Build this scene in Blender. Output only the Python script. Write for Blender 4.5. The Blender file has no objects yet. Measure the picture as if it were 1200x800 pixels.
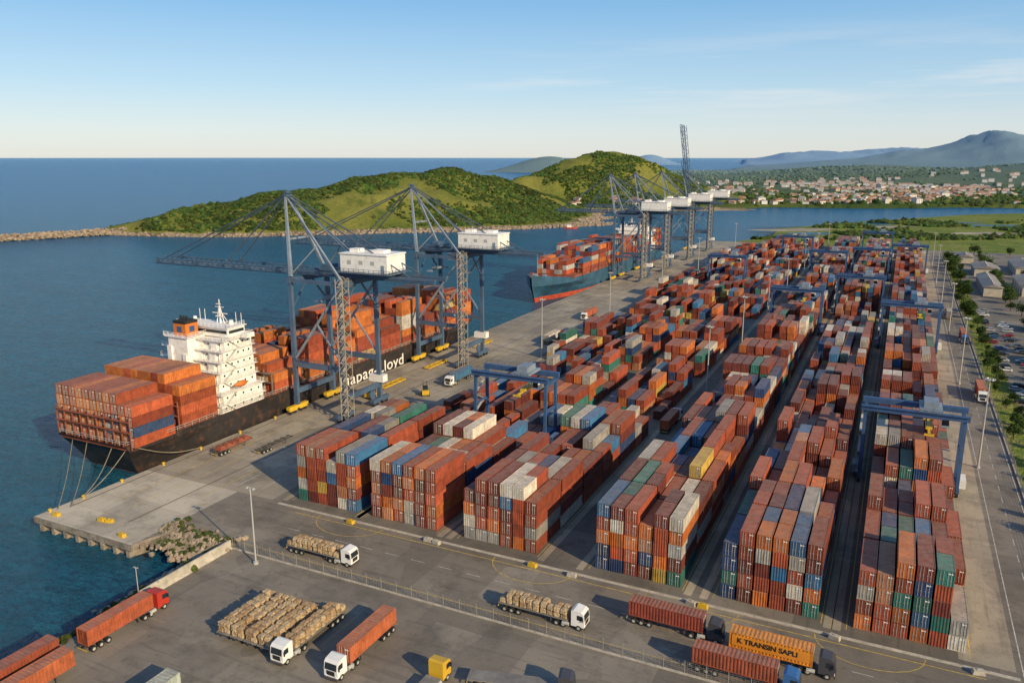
import bpy, bmesh, math, random
import numpy as np
from mathutils import Vector, Matrix
random.seed(11); rng=np.random.default_rng(11)
C=bpy.context.scene.collection
R=math.radians
HC=75.0; TH=R(25.87); PIT=R(13.05); cT,sT=math.cos(TH),math.sin(TH); cP,sP=math.cos(PIT),math.sin(PIT)
def W(r,f): return (r*cT-f*sT, r*sT+f*cT)
def G(px,py,z=0.0):
    u=(px-600)/932; v=(400-py)/932
    F=cP+sP*v; U=-sP+cP*v; k=-(HC-z)/U
    return W(u*k,F*k)
# ------------------------------------------------------------------ materials
MATS={}
def nt(name):
    m=bpy.data.materials.new(name); m.use_nodes=True
    n=m.node_tree.nodes; l=m.node_tree.links
    return m,n,l,n['Principled BSDF']
def mth(n,l,op,a,b=None,clamp=False):
    q=n.new('ShaderNodeMath'); q.operation=op; q.use_clamp=clamp
    for i,x in enumerate((a,b)):
        if x is None: continue
        if isinstance(x,(int,float)): q.inputs[i].default_value=x
        else: l.new(x,q.inputs[i])
    return q.outputs[0]
def mixc(n,l,f,a,b,mode='MIX'):
    q=n.new('ShaderNodeMix'); q.data_type='RGBA'; q.blend_type=mode
    for i,x in ((0,f),(6,a),(7,b)):
        if isinstance(x,(int,float)): q.inputs[i].default_value=x
        elif isinstance(x,tuple): q.inputs[i].default_value=x if len(x)==4 else (*x,1)
        else: l.new(x,q.inputs[i])
    return q.outputs[2]
def mrange(n,l,x,a,b,c=0,d=1):
    mr=n.new('ShaderNodeMapRange'); mr.inputs[1].default_value=a; mr.inputs[2].default_value=b; mr.inputs[3].default_value=c; mr.inputs[4].default_value=d; l.new(x,mr.inputs[0]); return mr.outputs[0]
def noise(n,l,vec,scale,detail=4,rough=.55,lo=.35,hi=.65,sc3=None):
    t=n.new('ShaderNodeTexNoise'); t.inputs['Scale'].default_value=scale; t.inputs['Detail'].default_value=detail; t.inputs['Roughness'].default_value=rough
    if sc3:
        mp=n.new('ShaderNodeMapping'); mp.inputs['Scale'].default_value=sc3; l.new(vec,mp.inputs['Vector']); vec=mp.outputs[0]
    l.new(vec,t.inputs['Vector'])
    return mrange(n,l,t.outputs['Fac'],lo,hi)
def bumpn(n,l,h,b,strength=.4,dist=.1):
    q=n.new('ShaderNodeBump'); q.inputs['Strength'].default_value=strength; q.inputs['Distance'].default_value=dist
    l.new(h,q.inputs['Height']); l.new(q.outputs[0],b.inputs['Normal'])
def mat(name,col,rough=.6,metal=0,var=.25,scale=.4,bump=0,dirt=None):
    if name in MATS: return MATS[name]
    m,n,l,b=nt(name)
    tc=n.new('ShaderNodeTexCoord'); v=tc.outputs['Object']
    f=noise(n,l,v,scale,5,.6)
    c=mixc(n,l,f,tuple(x*(1-var) for x in col),tuple(min(1,x*(1+var)) for x in col))
    if dirt:
        f2=noise(n,l,v,scale*3,6,.7,.52,.72); c=mixc(n,l,f2,c,dirt)
    l.new(c,b.inputs['Base Color']); b.inputs['Roughness'].default_value=rough; b.inputs['Metallic'].default_value=metal
    if bump: bumpn(n,l,noise(n,l,v,6,6),b,bump,.05)
    MATS[name]=m; return m
def ground_mat(name,c1,c2,stain,rough=.85,streak=None,patch=.2,joint=None):
    m,n,l,b=nt(name)
    g=n.new('ShaderNodeNewGeometry'); v=g.outputs['Position']
    f=noise(n,l,v,.03,6,.65,.38,.62); c=mixc(n,l,f,c1,c2)
    for sc3,th in (((.045,.07,1),.76),((.11,.05,1),.86)):
        mp=n.new('ShaderNodeMapping'); mp.inputs['Scale'].default_value=sc3; l.new(v,mp.inputs['Vector'])
        br=n.new('ShaderNodeTexVoronoi'); br.distance='CHEBYCHEV'; br.inputs['Scale'].default_value=1; br.inputs['Randomness'].default_value=.8; l.new(mp.outputs[0],br.inputs['Vector'])
        bw=n.new('ShaderNodeSeparateColor'); l.new(br.outputs['Color'],bw.inputs[0])
        c=mixc(n,l,mth(n,l,'MULTIPLY',mth(n,l,'GREATER_THAN',bw.outputs[0],th),patch*1.6),c,tuple(x*1.3 for x in c2))
        c=mixc(n,l,mth(n,l,'MULTIPLY',mth(n,l,'LESS_THAN',bw.outputs[1],1-th),patch*2.0),c,tuple(x*.65 for x in c1))
    f=noise(n,l,v,.10,7,.74,.49,.64); c=mixc(n,l,mth(n,l,'MULTIPLY',f,.7),c,stain)
    f=noise(n,l,v,.6,6,.75,.57,.72); c=mixc(n,l,mth(n,l,'MULTIPLY',f,.75),c,tuple(x*.65 for x in stain))
    f=noise(n,l,v,3.0,4,.7,.3,.8); c=mixc(n,l,mth(n,l,'MULTIPLY',f,.3),c,tuple(x*1.6 for x in c1))
    if streak:
        f=noise(n,l,v,.9,4,.6,.54,.70,streak); c=mixc(n,l,mth(n,l,'MULTIPLY',f,.45),c,tuple(x*.8 for x in stain))
    if joint:
        bk=n.new('ShaderNodeTexBrick'); bk.offset=0; bk.inputs['Scale'].default_value=1; bk.inputs['Brick Width'].default_value=joint; bk.inputs['Row Height'].default_value=joint; bk.inputs['Mortar Size'].default_value=.05
        bk.inputs['Color1'].default_value=(.86,.86,.86,1); bk.inputs['Color2'].default_value=(1.12,1.12,1.12,1); bk.inputs['Mortar'].default_value=(.5,.5,.5,1)
        l.new(v,bk.inputs['Vector']); c=mixc(n,l,.75,c,bk.outputs['Color'],'MULTIPLY')
    l.new(c,b.inputs['Base Color']); b.inputs['Roughness'].default_value=rough
    bumpn(n,l,noise(n,l,v,8,5),b,.25,.03)
    return m
def container_mat(name,src):
    m,n,l,b=nt(name)
    if src=='obj':
        oi=n.new('ShaderNodeObjectInfo'); col=oi.outputs['Color']; tc=n.new('ShaderNodeTexCoord'); v=tc.outputs['Object']
        vm=n.new('ShaderNodeVectorMath'); vm.operation='ADD'; l.new(v,vm.inputs[0]); 
        cb=n.new('ShaderNodeCombineXYZ'); l.new(mth(n,l,'MULTIPLY',oi.outputs['Random'],90),cb.inputs[0]); l.new(cb.outputs[0],vm.inputs[1]); v=vm.outputs[0]
    else:
        at=n.new('ShaderNodeAttribute'); at.attribute_name='Col'; col=at.outputs['Color']; g=n.new('ShaderNodeNewGeometry'); v=g.outputs['Position']
    g=n.new('ShaderNodeNewGeometry'); sp=n.new('ShaderNodeSeparateXYZ'); l.new(g.outputs['Normal'],sp.inputs[0])
    f=noise(n,l,v,.5,5,.65,.3,.7)
    c=mixc(n,l,f,mixc(n,l,1.0,col,(.60,.60,.62),'MULTIPLY'),mixc(n,l,1.0,col,(1.18,1.14,1.08),'MULTIPLY'))
    fd=noise(n,l,v,.9,6,.7,.52,.8); c=mixc(n,l,mth(n,l,'MULTIPLY',fd,.16),c,(.40,.31,.24))
    st=noise(n,l,v,1.6,5,.7,.50,.70,(1,1,.25)); c=mixc(n,l,mth(n,l,'MULTIPLY',st,.6),c,(.11,.05,.028))
    up=mth(n,l,'GREATER_THAN',sp.outputs[2],.6)
    tp=noise(n,l,v,.8,6,.7,.35,.7)
    c=mixc(n,l,mth(n,l,'MULTIPLY',up,mth(n,l,'ADD',mth(n,l,'MULTIPLY',tp,.34),.12)),c,(.38,.29,.22))
    l.new(c,b.inputs['Base Color']); b.inputs['Roughness'].default_value=.6; b.inputs['Specular IOR Level'].default_value=.25
    if src!='obj':
        ps=n.new('ShaderNodeSeparateXYZ'); l.new(v,ps.inputs[0])
        sy=mth(n,l,'SINE',mth(n,l,'MULTIPLY',ps.outputs[1],11.4)); sx=mth(n,l,'SINE',mth(n,l,'MULTIPLY',ps.outputs[0],14))
        ny=mth(n,l,'ABSOLUTE',sp.outputs[1]); h=mth(n,l,'ADD',mth(n,l,'MULTIPLY',sx,ny),mth(n,l,'MULTIPLY',sy,mth(n,l,'SUBTRACT',1,ny)))
        bumpn(n,l,h,b,.7,.05)
    return m
def foliage_mat(name):
    m,n,l,b=nt(name)
    at=n.new('ShaderNodeAttribute'); at.attribute_name='Col'; g=n.new('ShaderNodeNewGeometry')
    f=noise(n,l,g.outputs['Position'],.5,5,.75,.3,.7)
    c=mixc(n,l,f,mixc(n,l,1.0,at.outputs['Color'],(.5,.55,.5),'MULTIPLY'),mixc(n,l,1.0,at.outputs['Color'],(1.4,1.35,1.2),'MULTIPLY'))
    l.new(c,b.inputs['Base Color']); b.inputs['Roughness'].default_value=.8; b.inputs['Specular IOR Level'].default_value=.15
    bumpn(n,l,noise(n,l,g.outputs['Position'],1.2,6,.8,.2,.8),b,1,.9)
    return m
M_asph=ground_mat('asphalt',(.155,.135,.11),(.25,.22,.175),(.085,.076,.065),streak=(.08,1,1))
M_yard=ground_mat('yard_paving',(.12,.108,.09),(.19,.17,.138),(.065,.058,.05),streak=(1,.06,1))
M_apron=ground_mat('apron_concrete',(.25,.22,.17),(.37,.325,.25),(.14,.122,.098),streak=(1,.07,1),joint=8)
M_apron2=ground_mat('apron_pale',(.36,.32,.25),(.52,.46,.36),(.20,.175,.14),joint=7)
M_runway=ground_mat('runway_concrete',(.28,.24,.18),(.42,.36,.26),(.14,.12,.095),streak=(1,.06,1))
M_quay=mat('quay_side',(.28,.24,.19),.9,var=.4,scale=.5,dirt=(.08,.07,.06),bump=.4)
M_white=mat('white_paint',(.84,.82,.78),.5,var=.08,scale=.4,dirt=(.60,.50,.38))
M_crane=mat('crane_steel',(.065,.115,.19),.5,var=.2,scale=.2,dirt=(.12,.12,.12))
M_cranelt=mat('crane_pale_steel',(.22,.27,.33),.5,var=.15,scale=.2,dirt=(.15,.13,.11))
M_stair=mat('stair_galvanised',(.38,.34,.27),.6)
M_stay=mat('stay_cable',(.07,.10,.14),.5)
M_blue=mat('gantry_blue',(.035,.09,.21),.5,var=.2,scale=.3,dirt=(.08,.09,.11))
M_black=mat('black_rubber',(.018,.018,.018),.8)
M_hull=mat('hull_black',(.028,.025,.025),.5,var=.3,scale=.12,dirt=(.12,.06,.04))
M_hullblue=mat('hull_dark_blue',(.03,.10,.17),.45,var=.3,scale=.12,dirt=(.05,.06,.08))
M_boot=mat('antifouling_red',(.45,.07,.035),.6)
M_deckred=mat('deck_red_oxide',(.26,.08,.045),.7,var=.35,scale=.3)
M_deckgrn=mat('deck_grey',(.19,.18,.165),.7)
M_orange=mat('orange_paint',(.62,.18,.03),.5,var=.1)
M_orangep=mat('orange_container_panel',(.72,.27,.03),.5,var=.08)
M_yellow=mat('yellow_paint',(.62,.40,.03),.5,var=.15)
M_glass=mat('dark_glass',(.02,.03,.04),.12,var=.1)
M_galv=mat('galvanised_pole',(.42,.42,.40),.5,var=.1)
M_fence=mat('weathered_fence_wire',(.26,.25,.23),.6,var=.1)
M_conc=mat('concrete_pale',(.46,.42,.35),.85,var=.2,scale=.4,dirt=(.2,.18,.15))
M_lineW=mat('road_paint_white',(.50,.48,.43),.7,var=.35,scale=1.2,dirt=(.2,.19,.17))
M_lineY=mat('road_paint_yellow',(.52,.37,.08),.7,var=.35,scale=1.2,dirt=(.2,.17,.12))
M_rock=mat('riprap_rock',(.28,.22,.16),.9,var=.5,scale=.3,bump=.5)
M_bale=mat('bale_burlap',(.46,.34,.20),.9,var=.45,scale=2.6,bump=1,dirt=(.22,.14,.07))
M_bale2=mat('bale_burlap_dark',(.36,.24,.13),.9,var=.45,scale=2.6,bump=1,dirt=(.18,.11,.05))
M_chrome=mat('chassis_grey',(.06,.06,.065),.5)
M_roofg=mat('sheet_roof',(.25,.22,.19),.6,var=.25,scale=.1,dirt=(.2,.11,.07))
M_wall=mat('render_wall',(.48,.43,.34),.8,var=.15)
M_bark=mat('bark',(.10,.07,.045),.9)
M_rope=mat('rope',(.30,.26,.18),.8)
M_rail=mat('rail_steel',(.10,.08,.07),.4)
M_roofs=[mat('terracotta_roof',(.38,.17,.10),.8,var=.3,scale=.1),mat('faded_tile_roof',(.42,.25,.17),.8,var=.3,scale=.1),mat('brown_roof',(.27,.16,.12),.8,var=.3,scale=.1),mat('grey_roof',(.36,.35,.34),.8,var=.3,scale=.1)]
M_walls=[mat('white_wall',(.68,.66,.62),.8,var=.1,scale=.1),mat('cream_wall',(.56,.50,.42),.8,var=.1,scale=.1),mat('ochre_wall',(.42,.33,.25),.8,var=.1,scale=.1)]
M_cont=container_mat('container_paint','obj'); M_contS=container_mat('container_paint_far','att'); M_fol=foliage_mat('foliage')
def paint(name,col): return mat(name,col,.35,var=.08)
# ------------------------------------------------------------------ builders
class MB:
    def __init__(s): s.v=[];s.f=[];s.m=[]
    def add(s,vs,fs,mi=0):
        o=len(s.v); s.v+=[tuple(v) for v in vs]; s.f+=[tuple(i+o for i in f) for f in fs]; s.m+=[mi]*len(fs)
    def box(s,x0,x1,y0,y1,z0,z1,mi=0):
        s.add([(x0,y0,z0),(x1,y0,z0),(x1,y1,z0),(x0,y1,z0),(x0,y0,z1),(x1,y0,z1),(x1,y1,z1),(x0,y1,z1)],
              [(3,2,1,0),(4,5,6,7),(0,1,5,4),(1,2,6,5),(2,3,7,6),(3,0,4,7)],mi)
    def beam(s,a,b,w,h,mi=0,w2=None,h2=None):
        a=Vector(a);b=Vector(b);d=(b-a).normalized()
        up=Vector((1,0,0)) if abs(d.z)>.8 else Vector((0,0,1))
        sd=d.cross(up).normalized(); u=sd.cross(d)
        w2=w if w2 is None else w2; h2=h if h2 is None else h2
        vs=[a-sd*w/2-u*h/2,a+sd*w/2-u*h/2,a+sd*w/2+u*h/2,a-sd*w/2+u*h/2,b-sd*w2/2-u*h2/2,b+sd*w2/2-u*h2/2,b+sd*w2/2+u*h2/2,b-sd*w2/2+u*h2/2]
        s.add(vs,[(3,2,1,0),(4,5,6,7),(0,1,5,4),(1,2,6,5),(2,3,7,6),(3,0,4,7)],mi)
    def tube(s,a,b,r,r2=None,n=8,mi=0,cap=True,mc=None):
        a=Vector(a);b=Vector(b);d=(b-a).normalized(); r2=r if r2 is None else r2
        up=Vector((1,0,0)) if abs(d.z)>.8 else Vector((0,0,1))
        sd=d.cross(up).normalized(); u=sd.cross(d)
        vs=[];
        for p,rr in ((a,r),(b,r2)):
            for k in range(n):
                t=2*math.pi*k/n; vs.append(p+sd*math.cos(t)*rr+u*math.sin(t)*rr)
        s.add(vs,[(k,(k+1)%n,n+(k+1)%n,n+k) for k in range(n)],mi)
        if cap: s.add(vs,[tuple(range(n))[::-1],tuple(range(n,2*n))],mi if mc is None else mc)
    def prism(s,poly,z0,z1,mi=0,mt=None):
        n=len(poly); vs=[(x,y,z0) for x,y in poly]+[(x,y,z1) for x,y in poly]
        s.add(vs,[(k,(k+1)%n,n+(k+1)%n,n+k) for k in range(n)],mi)
        s.add(vs,[tuple(range(n,2*n))],mi if mt is None else mt)
    def extr(s,prof,y0,y1,mi=0):
        n=len(prof); vs=[(x,y0,z) for x,z in prof]+[(x,y1,z) for x,z in prof]
        s.add(vs,[(k,(k+1)%n,n+(k+1)%n,n+k) for k in range(n)]+[tuple(range(n))[::-1],tuple(range(n,2*n))],mi)
    def build(s,name,mats,parent=None,smooth=False,data_only=False):
        me=bpy.data.meshes.new(name); me.from_pydata(s.v,[],s.f)
        for m in (mats if isinstance(mats,(list,tuple)) else [mats]): me.materials.append(m)
        me.polygons.foreach_set('material_index',s.m)
        if smooth: me.polygons.foreach_set('use_smooth',[True]*len(s.f))
        me.update()
        if data_only: return me
        return link(name,me,parent)
def link(name,me,parent=None):
    o=bpy.data.objects.new(name,me); C.objects.link(o)
    if parent is not None: o.parent=parent
    return o
def tag(o,label=None,cat=None,group=None,kind=None):
    if label: o['label']=label
    if cat: o['category']=cat
    if group: o['group']=group
    if kind: o['kind']=kind
    return o
def empty(name,loc,rz=0):
    o=bpy.data.objects.new(name,None); o.empty_display_size=1; C.objects.link(o); o.location=loc; o.rotation_euler=(0,0,rz); return o
def copy_tree(o,parent=None):
    c=o.copy(); C.objects.link(c)
    if parent is not None: c.parent=parent
    for ch in list(o.children): copy_tree(ch,c)
    return c
def struct(name,mb,mats,label=None,smooth=False):
    o=mb.build(name,mats,None,smooth); o['kind']='structure'
    if label: o['label']=label
    return o
def raw_mesh(name,V,F,cols,m,smooth=False):
    V=np.asarray(V,dtype=np.float32); F=np.asarray(F,dtype=np.int32); k=F.shape[1]
    me=bpy.data.meshes.new(name); me.vertices.add(len(V)); me.vertices.foreach_set('co',V.ravel())
    me.loops.add(F.size); me.loops.foreach_set('vertex_index',F.ravel())
    me.polygons.add(len(F)); me.polygons.foreach_set('loop_start',np.arange(0,F.size,k,dtype=np.int32))
    me.update(calc_edges=True)
    if cols is not None:
        a=me.attributes.new('Col','FLOAT_COLOR','FACE'); cc=np.ones((len(F),4),dtype=np.float32); cc[:,:3]=cols; a.data.foreach_set('color',cc.ravel())
    me.materials.append(m); me.polygons.foreach_set('use_smooth',np.full(len(F),smooth)); me.update()
    return link(name,me)
BF=np.array([(4,5,6,7),(0,1,5,4),(1,2,6,5),(2,3,7,6),(3,0,4,7),(3,2,1,0)])
def boxes(name,L,m):
    A=np.array([b[:6] for b in L]); Cc=np.array([b[6] for b in L]); n=len(A)
    x0,x1,y0,y1,z0,z1=A.T
    V=np.stack([np.stack(t,1) for t in ((x0,y0,z0),(x1,y0,z0),(x1,y1,z0),(x0,y1,z0),(x0,y0,z1),(x1,y0,z1),(x1,y1,z1),(x0,y1,z1))],1).reshape(-1,3)
    F=(BF[None]+np.arange(n)[:,None,None]*8).reshape(-1,4)
    return raw_mesh(name,V,F,np.repeat(Cc,6,0),m)
def vn(x,y,s=0):
    xi=np.floor(x); yi=np.floor(y); fx=x-xi; fy=y-yi; fx=fx*fx*(3-2*fx); fy=fy*fy*(3-2*fy)
    def h(a,b):
        t=np.sin(a*127.1+b*311.7+s*74.7)*43758.5453; return t-np.floor(t)
    return (h(xi,yi)*(1-fx)+h(xi+1,yi)*fx)*(1-fy)+(h(xi,yi+1)*(1-fx)+h(xi+1,yi+1)*fx)*fy
def fbm(x,y,o=4,s=0):
    r=0;a=.5
    for k in range(o): r=r+a*vn(x*2**k,y*2**k,s+k); a*=.5
    return r/(1-.5**o)
def ridged(x,y,o=4,s=0):
    r=0;a=.5
    for k in range(o): r=r+a*(1-np.abs(2*vn(x*2**k,y*2**k,s+k)-1)); a*=.5
    return r/(1-.5**o)
def ico(sub):
    bm=bmesh.new(); bmesh.ops.create_icosphere(bm,subdivisions=sub,radius=1)
    V=np.array([v.co[:] for v in bm.verts]); F=np.array([[v.index for v in f.verts] for f in bm.faces]); bm.free(); return V,F
ICO2=ico(2); ICO1=ico(1)
def blobs(name,P,rad,cols,m,flat=.8,jit=.35,base=ICO2,fj=.25):
    V0,F0=base; n=len(P); P=np.asarray(P); rad=np.asarray(rad); cols=np.asarray(cols)
    j=1+jit*(rng.random((n,len(V0),1))*2-1)
    ang=rng.random(n)*6.28; ca=np.cos(ang)[:,None]; sa=np.sin(ang)[:,None]
    vx=V0[None,:,0]*ca-V0[None,:,1]*sa; vy=V0[None,:,0]*sa+V0[None,:,1]*ca; vz=np.repeat(V0[None,:,2],n,0)*flat
    st=np.stack([vx,vy,vz],2)*(.8+.4*rng.random((n,1,3)))
    V=st*j*rad[:,None,None]+P[:,None,:]
    F=(F0[None]+np.arange(n)[:,None,None]*len(V0)).reshape(-1,3)
    cc=np.repeat(cols[:,None,:],len(F0),1)*(1+fj*(rng.random((n,len(F0),1))*2-1))
    return raw_mesh(name,V.reshape(-1,3),F,cc.reshape(-1,3),m)
# ------------------------------------------------------------------ WORLD, SUN, CAMERA
SUN_AZ=R(114); SUN_EL=R(25)
w=bpy.data.worlds.new('World'); bpy.context.scene.world=w; w.use_nodes=True
n=w.node_tree.nodes; l=w.node_tree.links; bg=n['Background']
sky=n.new('ShaderNodeTexSky'); sky.sky_type='NISHITA'; sky.sun_disc=False; sky.sun_elevation=SUN_EL; sky.sun_rotation=SUN_AZ; sky.altitude=0; sky.air_density=1.0; sky.dust_density=.5; sky.ozone_density=2.2
tc=n.new('ShaderNodeTexCoord'); sp=n.new('ShaderNodeSeparateXYZ'); l.new(tc.outputs['Generated'],sp.inputs[0])
rp=n.new('ShaderNodeValToRGB'); l.new(sp.outputs[2],rp.inputs[0]); e=rp.color_ramp.elements
K=[(0,(.69,.70,.68)),(.03,(.61,.69,.73)),(.08,(.41,.60,.76)),(.17,(.19,.43,.71)),(.45,(.13,.26,.50)),(1,(.11,.20,.38))]
e[0].position=0; e[0].color=(*K[0][1],1); e[1].position=1; e[1].color=(*K[-1][1],1)
for p_,c_ in K[1:-1]: q=e.new(p_); q.color=(*c_,1)
grad=mixc(n,l,1.0,rp.outputs[0],(7.6,7.6,7.6),'MULTIPLY')
skyc=mixc(n,l,.78,sky.outputs[0],grad)
cl=noise(n,l,tc.outputs['Generated'],3.2,8,.62,.50,.72,(1,1,14))
e1=mrange(n,l,sp.outputs[2],.035,.075); e2=mrange(n,l,sp.outputs[2],.15,.09); e3=mrange(n,l,sp.outputs[1],.84,.98,.02,1)
cm=mth(n,l,'MULTIPLY',mth(n,l,'MULTIPLY',mth(n,l,'MULTIPLY',cl,.5),mth(n,l,'MULTIPLY',e1,e2)),e3)
l.new(mixc(n,l,cm,skyc,(6.4,6.1,5.8)),bg.inputs[0]); bg.inputs[1].default_value=.145
sd=bpy.data.lights.new('sun','SUN'); sd.energy=5.0; sd.angle=R(.5); sd.color=(1,.79,.49)
so=bpy.data.objects.new('sun',sd); C.objects.link(so)
dirn=Vector((math.sin(SUN_AZ)*math.cos(SUN_EL),math.cos(SUN_AZ)*math.cos(SUN_EL),math.sin(SUN_EL)))
so.rotation_euler=dirn.to_track_quat('Z','Y').to_euler()
cd=bpy.data.cameras.new('camera'); cd.lens=932/1200*36; cd.sensor_width=36; cd.clip_end=90000; cd.clip_start=1
co=bpy.data.objects.new('camera',cd); C.objects.link(co); co.location=(0,0,HC); co.rotation_euler=(R(90)-PIT,0,TH); bpy.context.scene.camera=co
sc=bpy.context.scene; sc.view_settings.view_transform='Standard'; sc.view_settings.look='None'; sc.view_settings.exposure=0
# ------------------------------------------------------------------ WATER
m,n,l,b=nt('sea_water'); g=n.new('ShaderNodeNewGeometry'); v=g.outputs['Position']
big=noise(n,l,v,.004,4,.6,.35,.65); c=mixc(n,l,big,(.004,.085,.155),(.006,.115,.20))
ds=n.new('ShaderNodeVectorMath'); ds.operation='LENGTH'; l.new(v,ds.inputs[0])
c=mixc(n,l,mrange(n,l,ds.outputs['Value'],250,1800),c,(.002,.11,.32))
c=mixc(n,l,mrange(n,l,ds.outputs['Value'],7000,30000,0,.6),c,(.10,.25,.42))  # horizon haze painted into the water colour, paler with distance
sm=noise(n,l,v,.022,6,.78,.44,.62,(1,2.8,1)); c=mixc(n,l,mth(n,l,'MULTIPLY',sm,.4),c,(.006,.17,.33))
rip=noise(n,l,v,.16,6,.85,.48,.60,(1,2.4,1)); c=mixc(n,l,mth(n,l,'MULTIPLY',rip,.45),c,(.02,.22,.36))
rip=noise(n,l,v,.45,5,.85,.49,.60,(1,2.0,1)); c=mixc(n,l,mth(n,l,'MULTIPLY',rip,.6),c,(.001,.045,.10))
l.new(c,b.inputs['Base Color']); b.inputs['Roughness'].default_value=.24; b.inputs['IOR'].default_value=1.33; b.inputs['Specular IOR Level'].default_value=.22
h=mth(n,l,'ADD',noise(n,l,v,.12,6,.65,0,1,(1,1.8,1)),mth(n,l,'MULTIPLY',noise(n,l,v,.9,5,.7,0,1),.35))
bumpn(n,l,h,b,1,6.0)
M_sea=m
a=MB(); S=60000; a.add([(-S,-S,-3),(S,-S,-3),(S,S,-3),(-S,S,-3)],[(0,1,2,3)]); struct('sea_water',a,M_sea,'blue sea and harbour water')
# ------------------------------------------------------------------ PORT GROUND
QX=-161.0
a=MB()
a.prism([(QX+.9,98),(-131.9,98),(-129,106),(-118,106.8),(-114,104),(-114.5,-260),(95,-260),(95,740),(QX+.9,740)],-7,-1.3,1,1)
a.prism([(QX,97),(-131,97),(-131,99),(-128,107),(-118,107.6),(-113,105),(-113.6,-260),(96,-260),(96,741),(QX,741)],-1.3,0,1,0)
struct('port_ground',a,[M_asph,M_quay],'asphalt port ground with concrete quay edge')
def sheet(name,x0,x1,y0,y1,z,m,label):
    a=MB(); a.add([(x0,y0,z),(x1,y0,z),(x1,y1,z),(x0,y1,z)],[(0,1,2,3)]); return struct(name,a,m,label)
sheet('pale_quay_end',QX+.1,-131.2,97.2,126,.004,M_apron2,'pale concrete end of the quay')
sheet('quay_apron',QX+.1,-121,126,738,.005,M_apron,'concrete quay apron under the ship cranes')
sheet('container_yard_paving',-118.5,20,126,736,.006,M_yard,'dark paving of the container yard')
sheet('truck_lane_concrete',14.6,22.2,127,736,.010,M_runway,'pale concrete lane right of the last block')
BL=[-116.0,-96.0,-73.5,-45.3,-22.2,-0.6]; RP=2.72; NR=6
a=MB()
for x in BL:
    for xx in (x-2.4,x+NR*RP+1.6):
        a.add([(xx-.7,127,.014),(xx+.7,127,.014),(xx+.7,734,.014),(xx-.7,734,.014)],[(0,1,2,3)])
struct('gantry_runway_strips',a,M_runway,'pale concrete runway strips for the yard gantries')
a=MB(); a.box(-118.5,22.5,124.9,125.5,0,.13); struct('yard_kerb',a,M_conc,'kerb along the front of the container yard')
a=MB()
for x in (-158.5,-140.5): a.box(x-.09,x+.09,104,732,.006,.08)
struct('crane_rails',a,M_rail,'steel crane rails set in the quay')
a=MB()
def ln(x0,y0,x1,y1,w,z=.018):
    d=Vector((x1-x0,y1-y0)); 
    if d.length==0: return
    d.normalize(); p=Vector((-d.y,d.x))*w/2
    a.add([(x0-p.x,y0-p.y,z),(x1-p.x,y1-p.y,z),(x1+p.x,y1+p.y,z),(x0+p.x,y0+p.y,z)],[(0,1,2,3)])
for k in range(30): ln(-108+k*6,116.6,-105+k*6,116.6,.13)
for x in (23.1,30.2): ln(x,60,x,736,.18)
for k in range(90): ln(26.6,70+k*7.4,26.6,73+k*7.4,.16)
for x in (-134,-127.5): 
    for k in range(60): ln(x,130+k*10,x,136+k*10,.18)
struct('white_road_markings',a,M_lineW,'white painted lane lines')
a=MB()
ln(-112,123.2,18,123.2,.20); ln(-112,107.6,-20,107.2,.15)
ln(-136.5,120,-136.5,730,.22); ln(-152,110,-152,730,.2); ln(-146,110,-146,730,.16)
for x in BL:
    ln(x-.9,128,x-.9,734,.14); ln(x+NR*RP+.5,128,x+NR*RP+.5,734,.14)
for cx in (-98,-56,-26,2):
    for k in range(12):
        t0=math.pi*(1+k/12); t1=math.pi*(1+(k+1)/12)
        ln(cx+8*math.cos(t0),124.5+6*math.sin(t0),cx+8*math.cos(t1),124.5+6*math.sin(t1),.16,.022)
struct('yellow_road_markings',a,M_lineY,'yellow painted guide lines')
for i in range(8):
    a=MB(); x=-159+i*3.8; a.box(x-.5,x+.5,97.15,98.3,-7,-1.3); o=a.build('quay_pile',M_quay); tag(o,'square concrete pile under the pale end of the quay','pile','piles under the quay end')
for i,y in enumerate([100,108,118,130,142,156,170]):
    a=MB(); a.tube((0,0,0),(0,0,.55),.28,.22,10); a.tube((0,0,.55),(0,0,.8),.42,.38,10); o=a.build('mooring_bollard',M_yellow); o.location=(QX+1.2,y,.005); tag(o,f'{["first","second","third","fourth","fifth","sixth","seventh"][i]} yellow mooring bollard on the quay edge, counting from the quay corner','bollard','bollards along the quay edge')
a=MB(); a.extr([(-.45,0),(.45,0),(.2,.5),(.15,1.9),(-.15,1.9),(-.2,.5)],0,21); o=a.build('concrete_wall',M_conc); o.location=(-112.3,83.8,0); tag(o,'pale concrete barrier wall on the shore beside the lorry park','wall')
# ------------------------------------------------------------------ CONTAINERS
PAL=[((.31,.068,.036),'rust red',.23),((.17,.042,.034),'maroon',.20),((.54,.155,.04),'orange',.11),((.38,.085,.042),'brick red',.13),((.48,.21,.11),'faded orange',.03),((.022,.06,.16),'navy blue',.075),((.04,.16,.33),'blue',.06),((.03,.17,.14),'teal green',.055),((.36,.35,.32),'grey',.055),((.64,.59,.50),'off white',.065),((.55,.37,.08),'mustard yellow',.015)]
PALS=[((.58,.18,.045),'orange',.40),((.42,.095,.04),'brick red',.25),((.30,.065,.035),'rust red',.22),((.45,.43,.38),'grey',.05),((.03,.07,.16),'navy blue',.04),((.50,.36,.15),'tan',.04)]
def pick(P):
    t=random.random()*sum(p[2] for p in P)
    for p in P:
        t-=p[2]
        if t<=0: break
    k=.7+.6*random.random(); 
    return tuple(min(.9,x*k) for x in p[0]),p[1]
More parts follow.
